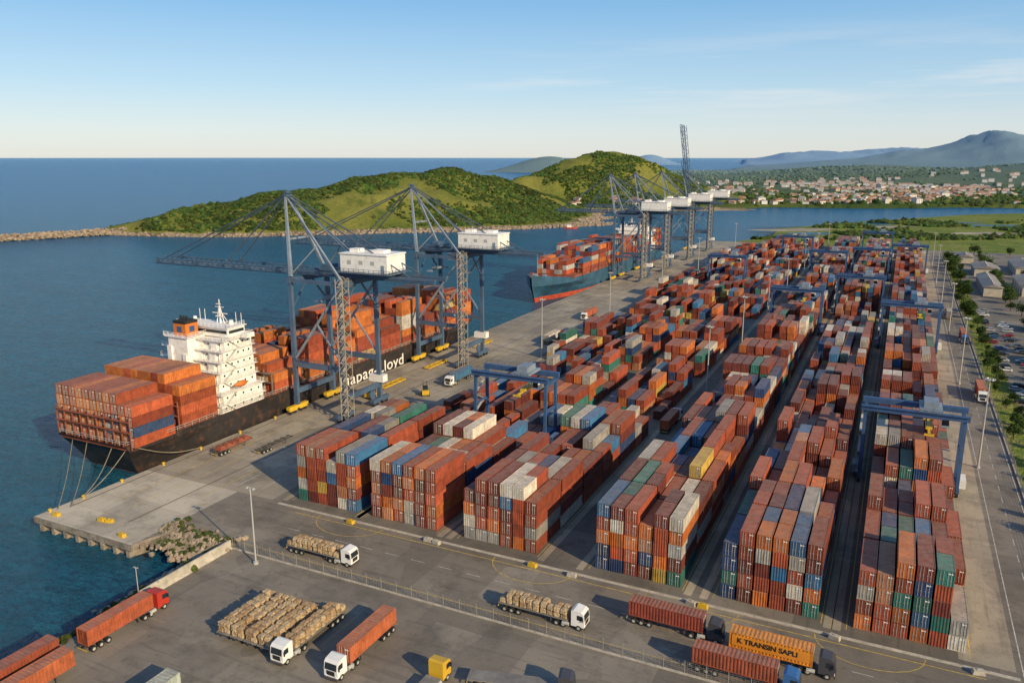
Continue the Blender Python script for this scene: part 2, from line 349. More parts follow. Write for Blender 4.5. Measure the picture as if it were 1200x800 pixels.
def container_mesh(L):
    W2=1.22; Hh=2.59; a=MB(); y0=-L/2; y1=L/2
    for sx in (-1,1):
        for yy in (y0,y1):
            a.box(*(sorted((sx*W2,sx*(W2-.16)))),*(sorted((yy,yy-math.copysign(.16,yy)))),0,Hh)
        a.box(*(sorted((sx*W2,sx*(W2-.1)))),y0+.16,y1-.16,0,.16); a.box(*(sorted((sx*W2,sx*(W2-.1)))),y0+.16,y1-.16,Hh-.1,Hh-.004)
        n=int((L-.32)/.5); p=(L-.32)/n; pts=[]
        for k in range(n):
            b=y0+.16+k*p
            pts+=[(b,.02),(b+p*.35,.02),(b+p*.5,.09),(b+p*.85,.09)]
        pts.append((y1-.16,.02))
        for (ya,d1),(yb,d2) in zip(pts,pts[1:]):
            a.add([(sx*(W2-d1),ya,.16),(sx*(W2-d2),yb,.16),(sx*(W2-d2),yb,Hh-.1),(sx*(W2-d1),ya,Hh-.1)],[(0,1,2,3)])
    n=int((L-.3)/.6); p=(L-.3)/n; pts=[]
    for k in range(n):
        b=y0+.15+k*p; pts+=[(b,.0),(b+p*.4,.0),(b+p*.5,.05),(b+p*.9,.05)]
    pts.append((y1-.15,0))
    for (ya,d1),(yb,d2) in zip(pts,pts[1:]):
        a.add([(-W2+.1,ya,Hh-.02-d1),(W2-.1,ya,Hh-.02-d1),(W2-.1,yb,Hh-.02-d2),(-W2+.1,yb,Hh-.02-d2)],[(0,1,2,3)])
    a.box(-W2+.16,W2-.16,y0+.02,y0+.14,Hh-.12,Hh-.002); a.box(-W2+.16,W2-.16,y1-.14,y1-.02,Hh-.12,Hh-.002); a.box(-W2+.16,W2-.16,y0+.02,y1-.02,0.01,.14)
    for k in range(7):
        x=-W2+.16+k*.3; a.add([(x,y1-.04,.14),(x+.15,y1-.04,.14),(x+.15,y1-.04,Hh-.12),(x,y1-.04,Hh-.12)],[(0,1,2,3)]); a.add([(x+.15,y1-.10,.14),(x+.3,y1-.10,.14),(x+.3,y1-.10,Hh-.12),(x+.15,y1-.10,Hh-.12)],[(0,1,2,3)])
    me=a.build('shipping_container',M_cont,data_only=True)
    doors=[]
    for s in (-1,1):
        d=MB(); xa,xb=sorted((s*.01,s*(W2-.17))); d.box(xa,xb,y0+.05,y0+.10,.15,Hh-.13)
        for f in (.3,.72):
            x=s*(W2-.17)*f; d.box(x-.03,x+.03,y0-.01,y0+.05,.12,Hh-.1,1); d.box(x-.14,x+.02,y0-.02,y0+.04,1.05,1.11,1)
        for z in (.75,1.3,1.9): d.box(xa+.06,xb-.06,y0+.03,y0+.05,z,z+.05)
        if s>0: d.box(.35,.95,y0+.035,y0+.049,2.02,2.2,2)
        doors.append(d.build('container_door',[M_cont,M_galv,M_white],data_only=True))
    return me,doors
CM={40:container_mesh(12.19),20:container_mesh(6.06)}
def container(x,y,z,col,label,size=40,rz=0,group='stacked yard containers',doors=True):
    me,dm=CM[size]; o=link('shipping_container',me); o.location=(x,y,z); o.rotation_euler=(0,0,rz); o.color=(*col,1)
    tag(o,label,'shipping container',group)
    if doors:
        for d in dm:
            c=link('door',d,o); k=.8+.3*random.random(); c.color=(*[min(1,t*k) for t in col],1)
    return o
ORD=['first','second','third','fourth','fifth','sixth','seventh','eighth','ninth','tenth','eleventh','twelfth']
BN=['leftmost','second','third','fourth','fifth','rightmost']
TIER=['bottom','second','third','fourth','fifth','sixth']
TZ=2.63; BP=12.75
hgt={}; nb=47
for bi in range(6):
    for k in range(nb):
        base=random.choice([3,4,4,5,5]) if k>0 else 5
        if bi==1 and k==0: base=5
        if bi<3 and k>=3: base=random.choice([2,2,3,3,4,4])
        if bi<2 and 4<=k<=9: base=random.choice([1,2,2,3,3])
        if (k in (10,17,18) and bi<3) or k in (31,) or (bi<2 and k==25): base=0
        if random.random()<.07 and k>1: base=random.choice([0,0,1])
        if bi==5 and k>24 : base=max(0,base-1)
        if bi==0 and k>40: base=0
        for r in range(NR):
            h_=base+random.choice([-2,-1,-1,0,0,0,1]) if base else 0
            if k<2: h_=max(4,min(5,base+random.choice([-1,0,0])))
            if bi==5 and r==NR-1: h_=min(h_,3 if k else 2)
            if bi==5 and r==0 and k==0: h_=4
            hgt[bi,k,r]=max(0,min(5 if k<30 else 4,h_))
cand=[];
for (bi,k,r),h_ in hgt.items():
    x=BL[bi]+RP*(r+.5); y=129+BP*k+6.1
    two=random.random()<.30
    for t in range(h_):
        top=t==h_-1; fr=t>=hgt.get((bi,k-1,r),0); sd_=(t>=hgt.get((bi,k,r+1),0)) if x<-0 else (t>=hgt.get((bi,k,r-1),0))
        if two:
            for s,nm in ((-1,'front half of '),(1,'rear half of ')):
                c,cn=pick(PAL); fr2=fr and s<0
                score=math.dist((x,y+s*3,0),(0,0,70))/((1.3 if (top and (fr2 or sd_)) else 1)*(.8)) if (top or fr2 or sd_) else 1e9
                cand.append((score,bi,k,r,t,x,y+s*3.1,20,c,cn,nm,top))
        else:
            c,cn=pick(PAL); score=math.dist((x,y,0),(0,0,70))/(1.25 if (top and (fr or sd_)) else 1) if (top or fr or sd_) else 1e9
            cand.append((score,bi,k,r,t,x,y,40,c,cn,'',top))
cand.sort(key=lambda q:q[0])
far=[]
for i,(s_,bi,k,r,t,x,y,sz,c,cn,nm,top) in enumerate(cand):
    jx=random.uniform(-.07,.07); jy=random.uniform(-.16,.16)
    if i<250:
        tn='top' if top else TIER[t]; bn='front bay' if k==0 else ORD[k]+' bay'
        container(x+jx,y+jy,.02+t*TZ,c,f'{cn} container, {tn} tier, {ORD[r]} row, {nm}{bn} of {BN[bi]} yard block',sz)
    else:
        L=6.06 if sz==20 else 12.19
        far.append((x+jx-1.22,x+jx+1.22,y+jy-L/2,y+jy+L/2,.02+t*TZ,.02+t*TZ+2.59,c))
o=boxes('container_stacks',far,M_contS); tag(o,'mass of stacked containers filling the yard behind the nearest stacks','shipping containers',kind='stuff')
# ------------------------------------------------------------------ SHIPS
def lerp(T,t):
    for (a0,b0),(a1,b1) in zip(T,T[1:]):
        if t<=a1: return b0+(b1-b0)*(t-a0)/(a1-a0)
    return T[-1][1]
def hull(L,B,dz,mats,parent,red):
    st=[0,.01,.04,.08,.15,.25,.4,.6,.7,.78,.84,.88,.92,.95,.975,.99,1.0]
    dk=[(0,.44),(.04,.47),(.1,.5),(.8,.5),(.88,.43),(.94,.28),(.98,.12),(1,.015)]
    wl=[(0,.30),(.04,.38),(.12,.48),(.2,.5),(.68,.5),(.78,.42),(.88,.2),(.95,.05),(1,.01)]
    a=MB(); rings=[]
    for t in st:
        y=t*L; top=dz+(0 if t<.85 else (t-.85)/.15*4.0)
        d=lerp(dk,t)*B; w_=lerp(wl,t)*B; ring=[]
        yo=0 if t<.9 else (t-.9)/.1*5.5
        ys=0 if t>.05 else (1-t/.05)*3.5
        for q,z in ((0,-6),(0,-3.4),(.12,red),(.5,max(red+.6,.5*dz-1)),(1,dz*.75),(1,top)):
            hb=w_+(d-w_)*q; f=min(1,max(0,(z+3.4)/(dz+3.4)))
            ring.append((hb,y-yo*(1-f)+ys*(1-f)*1.6,z))
        rings.append(ring)
    n=len(rings[0])
    for s in (1,-1):
        for A,Bb in zip(rings,rings[1:]):
            for k in range(n-1):
                q=[A[k],Bb[k],Bb[k+1],A[k+1]]; a.add([(s*x,y,z) for x,y,z in q],[(0,1,2,3)],1 if k<=1 else 0)
    A=rings[0]; 
    for k in range(n-1): a.add([(-A[k][0],A[k][1],A[k][2]),(A[k][0],A[k][1],A[k][2]),(A[k+1][0],A[k+1][1],A[k+1][2]),(-A[k+1][0],A[k+1][1],A[k+1][2])],[(0,1,2,3)],1 if k<=1 else 0)
    a.build('hull',mats,parent)
    a=MB()
    for A,Bb in zip(rings,rings[1:]):
        p,q=A[-1],Bb[-1]; zz=-.9
        a.add([(-p[0]+.1,p[1],p[2]+zz),(p[0]-.1,p[1],p[2]+zz),(q[0]-.1,q[1],q[2]+zz),(-q[0]+.1,q[1],q[2]+zz)],[(0,1,2,3)])
    a.build('deck',M_deckred,parent)
def railing(a,pts,h=1.1,sp=2.0,w=.07):
    for p,q in zip(pts,pts[1:]):
        p=Vector(p);q=Vector(q); L=(q-p).length; k=max(1,int(L/sp))
        for z in (h,h*.5): a.beam(p+Vector((0,0,z)),q+Vector((0,0,z)),w,w)
        for i in range(k+1):
            c=p.lerp(q,i/k); a.beam(c,c+Vector((0,0,h)),w,w)
def superstructure(ship,y0,y1,B,z0,tiers,th=2.85):
    zz=z0
    for i in range(tiers):
        wd=B*.5-1.6 if i<2 else B*.5-3.6
        ya=y0+.75*i; yb=y1-.2*i
        a=MB(); a.box(-wd,wd,ya,yb,zz,zz+th-.14); 
        for q in (-.55,.1,.6): a.box(wd*q,wd*q+2.2,ya-.9,ya+.02,zz,zz+th-.2)
        for q in (-.8,-.2,.35,.9): a.tube((wd*q,ya-.35,zz),(wd*q,ya-.35,zz+th-.15),.12,n=6)
        a.build('deckhouse',M_white,ship)
        sl=MB(); sl.box(-wd-.9,wd+.9,ya-1.7,yb+.4,zz+th-.14,zz+th)
        railing(sl,[(-wd-.8,ya-1.6,zz+th),(wd+.8,ya-1.6,zz+th),(wd+.8,yb+.3,zz+th),(-wd-.8,yb+.3,zz+th)],1.05,1.6,.07); sl.build('deck_walkway',M_white,ship)
        for j in range(-4,5):
            q=MB(); q.box(j*2.2-.28,j*2.2+.28,ya-.04,ya+.02,zz+1.1,zz+1.7); q.build('window',M_glass,ship)
        for j in range(5):
            yy=ya+1.5+j*(yb-ya-3)/4; q=MB(); q.box(wd-.02,wd+.04,yy-.28,yy+.28,zz+1.1,zz+1.7); q.build('window',M_glass,ship)
        q=MB(); s_=1 if i%2 else -1; q.beam((-5+s_*2,ya-1.1,zz),(-5-s_*2,ya-1.1,zz+th),.6,.15); q.build('stairway',M_galv,ship)
        q=MB(); q.beam((wd+.45,ya+1,zz) if i%2 else (wd+.45,ya+5,zz),(wd+.45,ya+5,zz+th) if i%2 else (wd+.45,ya+1,zz+th),.6,.12); q.build('stairway',M_galv,ship)
        zz+=th
    a=MB(); a.box(-B*.5,B*.5,y1-6.5,y1-3.4,zz,zz+.25); a.box(-B*.5+5,B*.5-4,y0+6.5,y1-3,zz+.25,zz+2.9); a.box(-B*.5+4.5,B*.5-3.5,y0+6,y1-2.6,zz+2.9,zz+3.1)
    a.box(-B*.5,B*.5,y1-3.5,y1-3.35,zz+.25,zz+1.3); a.box(-B*.5,-B*.5+2,y1-6.4,y1-3.4,zz+.25,zz+1.3); a.box(B*.5-2,B*.5,y1-6.4,y1-3.4,zz+.25,zz+1.3)
    a.beam((B*.5-1,y1-5,zz),(B*.5-4,y1-5,zz-2.4),.2,.2)
    railing(a,[(-B*.5+5,y0+6,zz+3.1),(B*.5-4,y0+6,zz+3.1),(B*.5-4,y1-3,zz+3.1)],1.05,1.5,.08); a.build('bridge',M_white,ship)
    a=MB(); a.box(-B*.5+5.4,B*.5-4.4,y0+6.44,y0+6.5,zz+1.3,zz+2.2); a.build('bridge_window',M_glass,ship)
    a=MB(); a.box(B*.5-4.01,B*.5-3.94,y0+7,y1-3.4,zz+1.3,zz+2.2); a.build('bridge_window',M_glass,ship)
    return zz
def ship(name,loc,rz,L,B,dz,mats,aft_bays,sup,fwd_bays,label,tiers=8,base=7.6,red=-2.9):
    s=empty(name,loc,rz); tag(s,label,'container ship'); hull(L,B,dz,mats,s,red)
    zt=superstructure(s,sup[0],sup[1],B,dz-.9,tiers)
    fy=sup[0]+.5; fx=-2.5
    a=MB(); a.box(fx-3.6,fx+3.6,fy-.4,fy+6.0,dz+6,zt+.6); a.box(fx-4.4,fx+4.4,fy-1,fy+6.6,zt+.6,zt+.8); a.box(fx-3.8,fx-2.2,fy-.9,fy-.4,dz+8,zt-2); a.box(fx+1.8,fx+3.2,fy-.8,fy-.4,dz+6,zt-4); railing(a,[(fx-4.4,fy-1,zt+.8),(fx+4.4,fy-1,zt+.8),(fx+4.4,fy+6.6,zt+.8)],1.05,1.5,.08); a.build('funnel_casing',M_white,s)
    a=MB(); a.box(fx-2.3,fx+2.3,fy+.6,fy+5,zt+.8,zt+4.2); f=a.build('funnel',M_orange,s)
    a=MB(); a.box(fx-2.36,fx+2.36,fy+.54,fy+5.06,zt+4.2,zt+5.0)
    for dx in (-1.2,0,1.2): a.tube((fx+dx,fy+2.6,zt+5.0),(fx+dx,fy+2.4,zt+6.2),.3)
    a.build('funnel_top',M_black,f)
    a=MB(); a.box(fx-.9,fx+.9,fy+.52,fy+.6,zt+1.8,zt+3.4); a.build('funnel_emblem',M_blue,f)
    a=MB(); a.box(fx+2.3,fx+2.36,fy+2,fy+3.8,zt+1.8,zt+3.4); a.build('funnel_emblem',M_blue,f)
    a=MB(); my=sup[1]-5; a.tube((3,my,zt+3.1),(3,my,zt+10),.3,.12); a.tube((1.6,my,zt+3.1),(2.8,my,zt+8),.15,.1); a.tube((4.4,my,zt+3.1),(3.2,my,zt+8),.15,.1); a.beam((.2,my,zt+6),(5.8,my,zt+6),.2,.2); a.beam((1.4,my,zt+7.8),(4.6,my,zt+7.8),.15,.15); a.box(1.7,4.3,my-.5,my-.2,zt+5,zt+5.3); a.box(2.2,3.8,my-.5,my-.2,zt+8.6,zt+8.8); a.beam((3,my,zt+7),(3,my+2.5,zt+3.1),.15,.15)
    a.build('radar_mast',M_white,s)
    for dx in (-6,8,-4,10):
        a=MB(); a.tube((dx,my+1,zt+3.1),(dx,my+1,zt+6.5),.08); a.build('whip_aerial',M_white,s)
    for dx,rr_ in ((7,.75),(-7,.6)):
        a=MB(); a.tube((dx,my,zt+3),(dx,my,zt+4.3),rr_,rr_*.8,10); a.build('satellite_dome',M_white,s)
    for sx in (-1,1):
        a=MB(); x=sx*(B*.5-.5); yb=sup[0]+4
        for k in range(8):
            t0=k/8;t1=(k+1)/8; r0=.9*math.sin(math.pi*min(.97,max(.12,t0)));r1=.9*math.sin(math.pi*min(.97,max(.12,t1)))
            a.tube((x,yb+t0*5.4,dz+6.6),(x,yb+t1*5.4,dz+6.6),r0,r1,8)
        a.build('lifeboat',M_orange,s,True)
    for yb in aft_bays+fwd_bays:
        a=MB(); a.box(-B*.5+1.3,B*.5-1.3,yb+.2,yb+12.2,dz-.9,base-.06); a.build('hatch_cover',M_deckred,s)
        a=MB(); yy=yb-.7
        for k in range(10):
            x=-B*.5+.6+k*(B-1.2)/9; a.beam((x,yy,dz-.9),(x,yy,base+6.5),.25,.25)
        for z in (base+2.6,base+5.3): a.box(-B*.5+.5,B*.5-.5,yy-.4,yy+.4,z,z+.15)
        a.build('lashing_bridge',M_deckred if yb in aft_bays else M_deckgrn,s)
    a=MB(); railing(a,[(-B*.44,.3,dz),(B*.44,.3,dz),(B*.49,12,dz),(B*.5,.8*L,dz)],1.1,2.4,.08); a.build('deck_railing',M_galv,s)
    a=MB(); a.tube((0,L-9,dz),(0,L-9,dz+13),.35,.2); a.build('foremast',M_cranelt,s)
    for dx in (-3,3):
        a=MB(); a.box(dx-1.6,dx+1.6,L-14,L-10,dz+1.5,dz+2.2); a.tube((dx-1,L-12,dz+2.6),(dx+1,L-12,dz+2.6),.9,.9,10); a.build('winch',M_cranelt,s)
    return s
NS=(-176.1,123.0,0); NB=28.0; DZ=6.4
aft=[1.5,16.0]; fwdb=[50.5+i*13.6 for i in range(9)]
sp_=ship('container_ship',NS,0,196,NB,DZ,[M_hull,M_boot],aft,(31.0,47.0),fwdb,'black hulled container ship with white bridge block and orange funnel, moored nearest at the quay',tiers=7,base=7.2)
def textmesh(body,size,m,spc=1.0,off=0):
    tx=bpy.data.curves.new('lettering','FONT'); tx.body=body; tx.size=size; tx.extrude=.02; tx.space_character=spc; tx.offset=off
    to=bpy.data.objects.new('tmp',tx); C.objects.link(to); bpy.context.view_layer.update()
    me=bpy.data.meshes.new_from_object(to.evaluated_get(bpy.context.evaluated_depsgraph_get())); bpy.data.objects.remove(to)
    me.materials.clear(); me.materials.append(m); return me
t=link('hull_lettering',textmesh('Hapag-Lloyd',7.2,M_white,1.05,.04),sp_); t.rotation_euler=(R(90),0,R(90)); t.location=(NB/2+.05,80.5,-.1); t.scale=(1,.8,1)
shipfar=[]
FH=[4,5,4,6,5,6,5,6,5]
for bi,yb in enumerate(aft+fwdb):
    hmax=5 if bi<2 else FH[bi-2]
    for r in range(11):
        x=NS[0]-13.75+2.5*(r+.5); hh_=max(2,hmax-random.choice([0,0,0,1,1,2]))
        if bi==0: hh_=5 if r<9 else 4
        if bi==1: hh_=5 if r not in (9,10) else 4
        for t_ in range(hh_):
            c,cn=pick(PALS if bi>0 or r>6 else [((.60,.19,.04),'orange',.75),((.44,.10,.04),'brick red',.3)])
            if t_==hh_-1 and bi==0 and random.random()<.6: c,cn=pick([((.40,.095,.045),'brick red',1)])
            z=7.2+t_*TZ if bi>0 else 5.8+t_*TZ; y=NS[1]+yb+6.1
            if bi==0:
                tn='top' if t_==hh_-1 else TIER[t_]
                container(x,y,z,c,f'{cn} container, {tn} tier, {ORD[r]} from left in the sternmost stack on the near ship',40,0,'containers on the near ship stern')
            else: shipfar.append((x-1.22,x+1.22,y-6.1,y+6.1,z,z+2.59,c))
o=boxes('ship_container_stacks',shipfar,M_contS); tag(o,'rows of orange and brick red containers stacked on deck of the near ship','shipping containers',kind='stuff')
FS=(-177.0,598.0,0)
fa=[1.5]; ff=[32+i*13.6 for i in range(11)]
ship('container_ship',FS,R(180),210,30,8.5,[M_hullblue,M_boot],fa,(15,28),ff,'dark blue container ship with red waterline, bow towards the camera, under the far cranes',tiers=5,base=9.6,red=-.4)
L2=[]
for bi,yb in enumerate(fa+ff):
    hm=random.choice([3,4,5,5]) if bi<10 else 3
    for r in range(11):
        if bi==11 and (r<2 or r>8): continue
        x=FS[0]-13.75+2.5*(r+.5)
        for t_ in range(max(1,hm-random.choice([0,0,1,2]))):
            c,_=pick([((.45,.095,.045),'',.45),((.55,.17,.04),'',.18),((.5,.48,.44),'',.15),((.04,.14,.3),'',.12),((.25,.06,.05),'',.15)]); z=9.7+t_*TZ; y=FS[1]-yb-6.1
            L2.append((x-1.22,x+1.22,y-6.1,y+6.1,z,z+2.59,c))
o=boxes('far_ship_container_stacks',L2,M_contS); tag(o,'containers stacked on the deck of the far blue ship','shipping containers',kind='stuff')
for i,(p,q) in enumerate([((-184,123.5,5.3),(-158.5,101,.7)),((-178,123,5.3),(-157,103,.7)),((-165,124,5.3),(-157.5,104,.7)),((-169,123,5.3),(-159.6,108,.7)),((-163.5,126,5.3),(-159.7,142,.7))]):
    a=MB(); p=Vector(p);q=Vector(q); prev=p
    for k in range(1,9):
        t=k/8; c=p.lerp(q,t); c.z-=1.3*math.sin(math.pi*t); a.tube(prev,c,.09,n=5,cap=False); prev=c
    o=a.build('mooring_line',M_rope); tag(o,f'{ORD[i]} mooring rope from the left, running from the near ship stern to the quay','rope','mooring ropes')
# ------------------------------------------------------------------ SHIP TO SHORE CRANES
def sts(X,Y,label,up=False,detail=True,troll=8,bl=60):
    s=empty('ship_to_shore_crane',(X,Y,0)); tag(s,label,'quay crane','ship to shore cranes along the quay')
    g=18.0; h=8.6; ZB=40
    for x in (0,g):
        for y in (-h,h):
            a=MB(); a.beam((x,y,2.4),(x,y*.97,ZB+.5),1.05,1.35,0,.95,1.2); a.build('leg',M_crane,s)
            a=MB(); a.box(x-.6,x+.6,y-4.2,y+4.2,1.5,2.4); a.box(x-.5,x+.5,y-3.8,y-.6,.95,1.5); a.box(x-.5,x+.5,y+.6,y+3.8,.95,1.5); bo=a.build('bogie',M_crane if x else M_yellow,s)
            if detail:
                for k in (-3.3,-1.4,1.4,3.3):
                    a=MB(); a.tube((x-.35,y+k,.55),(x+.35,y+k,.55),.5,n=12); a.build('wheel',M_black,bo)
        a=MB(); a.beam((x,-h,6.5),(x,h,6.5),1.0,1.5); a.build('sill_beam',M_crane,s)
        a=MB(); a.beam((x,-h-.8,ZB),(x,h+.8,ZB),1.3,1.6); a.build('top_cross_beam',M_crane,s)
        for sg in (-1,1):
            a=MB(); a.beam((x,sg*h,ZB-9),(x,sg*1.5,ZB-.8),.4,.4); a.build('knee_brace',M_crane,s)
    for y in (-h,h):
        a=MB(); a.beam((0,y,15),(g,y,15),1.0,1.5); railing(a,[(0,y-.6,15.8),(g,y-.6,15.8)],1.1,2,.1); a.build('portal_beam',M_crane,s)
        a=MB(); a.beam((0,y,16),(g,y,ZB-1),.5,.6); a.build('diagonal_brace',M_cranelt,s)
        a=MB(); a.beam((g,y,16),(g*.5,y,28),.4,.45); a.build('diagonal_brace',M_cranelt,s)
        a=MB(); a.beam((0,y,ZB),(g,y,ZB),.9,1.1); a.build('upper_beam',M_crane,s)
    def girder(x0,x1,walk=True,solid=True):
        a=MB()
        for y in (-3.0,3.0):
            if solid: a.box(x0,x1,y-.35,y+.35,ZB+1.1,ZB+2.3)
            else:
                a.box(x0,x1,y-.22,y+.22,ZB+.9,ZB+1.25); a.box(x0,x1,y-.18,y+.18,ZB+2.45,ZB+2.75)
                k=x0
                while k+2.2<=x1+.01:
                    a.beam((k,y,ZB+1.2),(k+1.1,y,ZB+2.5),.2,.2); a.beam((k+1.1,y,ZB+2.5),(k+2.2,y,ZB+1.2),.2,.2); k+=2.2
            if walk:
                railing(a,[(x0,y*1.42,ZB+1.5),(x1,y*1.42,ZB+1.5)],1.15,2.6,.08); a.box(x0,x1,min(y*1.2,y*1.45),max(y*1.2,y*1.45),ZB+1.4,ZB+1.5)
        k=x0; j=0
        while k<=x1:
            a.box(k-.15,k+.15,-2.75,2.75,ZB+1.2,ZB+1.55)
            if k+5.5<=x1: a.beam((k,-2.8 if j%2 else 2.8,ZB+1.35),(k+5.5,2.8 if j%2 else -2.8,ZB+1.35),.25,.25)
            k+=5.5; j+=1
        return a
    girder(-1.2,46 if detail else 40).build('trolley_girder',M_crane,s)
    bm=girder(-bl-1,-1.6,not up,False)
    if up:
        k=-bl
        while k<-6:
            for y in (-3.2,3.2): bm.beam((k,y,ZB+2.6),(k+3,y,ZB+4.6),.25,.25); bm.beam((k+3,y,ZB+4.6),(k+6,y,ZB+2.6),.25,.25)
            bm.beam((k,-3.2,ZB+4.6),(k+6,-3.2,ZB+4.6),.3,.3); bm.beam((k,3.2,ZB+4.6),(k+6,3.2,ZB+4.6),.3,.3); k+=6
        ang=R(82)
        def rt(v): x,y,z=v; x+=1.5; z-=ZB+1.5; return (x*math.cos(ang)+z*math.sin(ang)-1.5, y, -x*math.sin(ang)+z*math.cos(ang)+ZB+1.5)
        bm.v=[rt(v) for v in bm.v]
    bm.build('boom',M_crane,s)
    ax,az=-6.5,64.0
    for y in (-1,1):
        a=MB(); a.beam((0,y*8,ZB+1),(ax,y*.9,az),.85,.95,0,.5,.6); a.build('apex_leg',M_cranelt,s)
        a=MB(); a.beam((g,y*8,ZB+1),(ax+.6,y*.9,az-.8),.6,.7,0,.4,.45); a.build('apex_back_leg',M_cranelt,s)
        a=MB(); a.beam((0,y*8,ZB+1.5),(9,y*6,ZB+10.6),.3,.3); a.build('frame_brace',M_cranelt,s)
        if not up:
            for k in (-bl*.5,-bl*.95):
                a=MB(); a.tube((ax,y*.9,az),(k,y*3.0,ZB+2.8),.2,n=6); a.build('forestay',M_stay,s)
                a=MB(); a.beam((k,y*3.0,ZB+2.5),(k,y*3.0,ZB+3.9),.35,.5); a.build('stay_bracket',M_crane,s)
        else:
            a=MB(); a.tube((ax,y*.9,az),(-8,y*3.0,ZB+32),.2,n=6); a.build('forestay',M_stay,s)
        a=MB(); a.tube((ax,y*.9,az),(38,y*3.0,ZB+2.4),.2,n=6); a.build('backstay',M_stay,s)
    a=MB(); a.box(ax-.7,ax+.9,-1.5,1.5,az-.3,az+.1); railing(a,[(ax-.7,-1.5,az+.1),(ax+.9,-1.5,az+.1),(ax+.9,1.5,az+.1),(ax-.7,1.5,az+.1),(ax-.7,-1.5,az+.1)],1.0,1.4,.06)
    a.tube((ax,-.9,az+.7),(ax,.9,az+.7),.5,n=10)
    a.build('apex_platform',M_crane,s)
    a=MB(); a.beam((-3.2,-4.5,51.5),(-3.2,4.5,51.5),.5,.55); a.build('apex_cross_beam',M_cranelt,s)
    a=MB(); a.box(15.5,31.5,-4.6,4.6,ZB+3.2,ZB+8.2); a.extr([(15.2,ZB+8.2),(31.8,ZB+8.2),(31.5,ZB+8.5),(15.5,ZB+8.5)],-4.9,4.9)
    a.box(17,20,-2,1,ZB+8.5,ZB+9.5); a.box(24,28,-1,2.5,ZB+8.5,ZB+9.3); mh=a.build('machinery_house',M_white,s)
    a=MB(); railing(a,[(14,-5.8,ZB+3.1),(33,-5.8,ZB+3.1),(33,5.8,ZB+3.1)],1.1,1.6,.1); a.box(14,33,-5.9,5.9,ZB+2.9,ZB+3.1); a.build('house_platform',M_crane,s)
    if detail:
        for k in (18,22,26): 
            a=MB(); a.box(k,k+1.3,-4.66,-4.6,ZB+5.4,ZB+6.5); a.build('louvre',M_galv,mh)
        a=MB(); a.box(29.4,30.5,-4.66,-4.6,ZB+3.3,ZB+5.5); a.build('door',M_cranelt,mh)
    tx_=troll
    a=MB(); a.box(tx_-3,tx_+3,-3.4,3.4,ZB+2.75,ZB+3.4); a.box(tx_-1.5,tx_+1.5,-2,2,ZB+3.4,ZB+4.4); a.build('trolley',M_crane,s)
    a=MB(); a.box(tx_+4,tx_+6.6,.4,2.8,ZB-2.4,ZB+.3); a.beam((tx_+5.3,1.6,ZB+.3),(tx_+5.3,1.6,ZB+2.8),.5,.5); cb=a.build('operator_cab',M_white,s)
    a=MB(); a.box(tx_+3.96,tx_+4,.6,2.6,ZB-2,ZB-.3); a.box(tx_+4.0,tx_+6.3,.34,.4,ZB-1.8,ZB-.4); a.build('cab_window',M_glass,cb)
    zs=34
    for dx in (-1,1):
        for dy in (-2.2,2.2): a=MB(); a.tube((tx_+dx,dy*.6,ZB+2.8),(tx_+dx*.7,dy,zs+1),.06,n=5); a.build('hoist_rope',M_black,s)
    a=MB(); a.box(tx_-.8,tx_+.8,-3,3,zs+.4,zs+1.1); a.box(tx_-.35,tx_+.35,-6,6,zs,zs+.4); a.box(tx_-1.2,tx_+1.2,-6.1,-5.8,zs-.2,zs+.3); a.box(tx_-1.2,tx_+1.2,5.8,6.1,zs-.2,zs+.3); a.build('spreader',M_cranelt,s)
    a=MB(); x0,x1,y0,y1=g+1.0,g+3.4,-h-3.2,-h-.4; z=2.5; fl=3.1
    for xx in (x0,x1):
        for yy in (y0,y1): a.beam((xx,yy,.3),(xx,yy,ZB+2),.16,.16)
    while z<ZB:
        a.box(x0,x1,y0,y0+.7,z-.05,z+.05); a.box(x0,x1,y1-.7,y1,z+fl/2-.05,z+fl/2+.05)
        xs=(x0+.55); xt=(x1-.55)
        a.beam((xs,y0+.6,z),(xs,y1-.6,z+fl/2),.9,.14); a.beam((xt,y1-.6,z+fl/2),(xt,y0+.6,z+fl),.9,.14)
        a.beam((x0,y0,z+1),(x1,y0,z+1),.08,.08); a.beam((x1,y0,z+1),(x1,y1,z+1+fl/2),.1,.1); a.beam((x0,y0,z+1),(x0,y1,z+1+fl/2),.1,.1)
        z+=fl
    a.build('stair_tower',M_stair,s)
    a=MB(); a.tube((g+1,3,4.6),(g+1.5,3,4.6),1.3,n=18); a.tube((g+.9,3,4.6),(g+1.6,3,4.6),.5,n=10); a.build('cable_reel',M_crane,s)
    a=MB(); a.box(g-3,g+2,h-1,h+1.5,7.4,9.6); a.build('electrical_cabin',M_white,s)
    return s
sts(-158.5,187,'nearest ship to shore crane, boom lowered over the near ship bridge end')
sts(-158.5,255,'second ship to shore crane from the camera, boom lowered over the near ship bow',troll=4)
sts(-158.5,480,'third ship to shore crane, boom lowered over the far ship, left of the far cluster',detail=False,bl=40)
sts(-158.5,531,'fourth ship to shore crane, boom lowered over the far ship, middle of the far cluster',detail=False,bl=40)
sts(-158.5,598,'fifth ship to shore crane, boom lowered, just in front of the raised boom',detail=False,bl=40)
sts(-158.5,663,'quay crane with its boom raised upright at the end of the far cluster',up=True,detail=False)
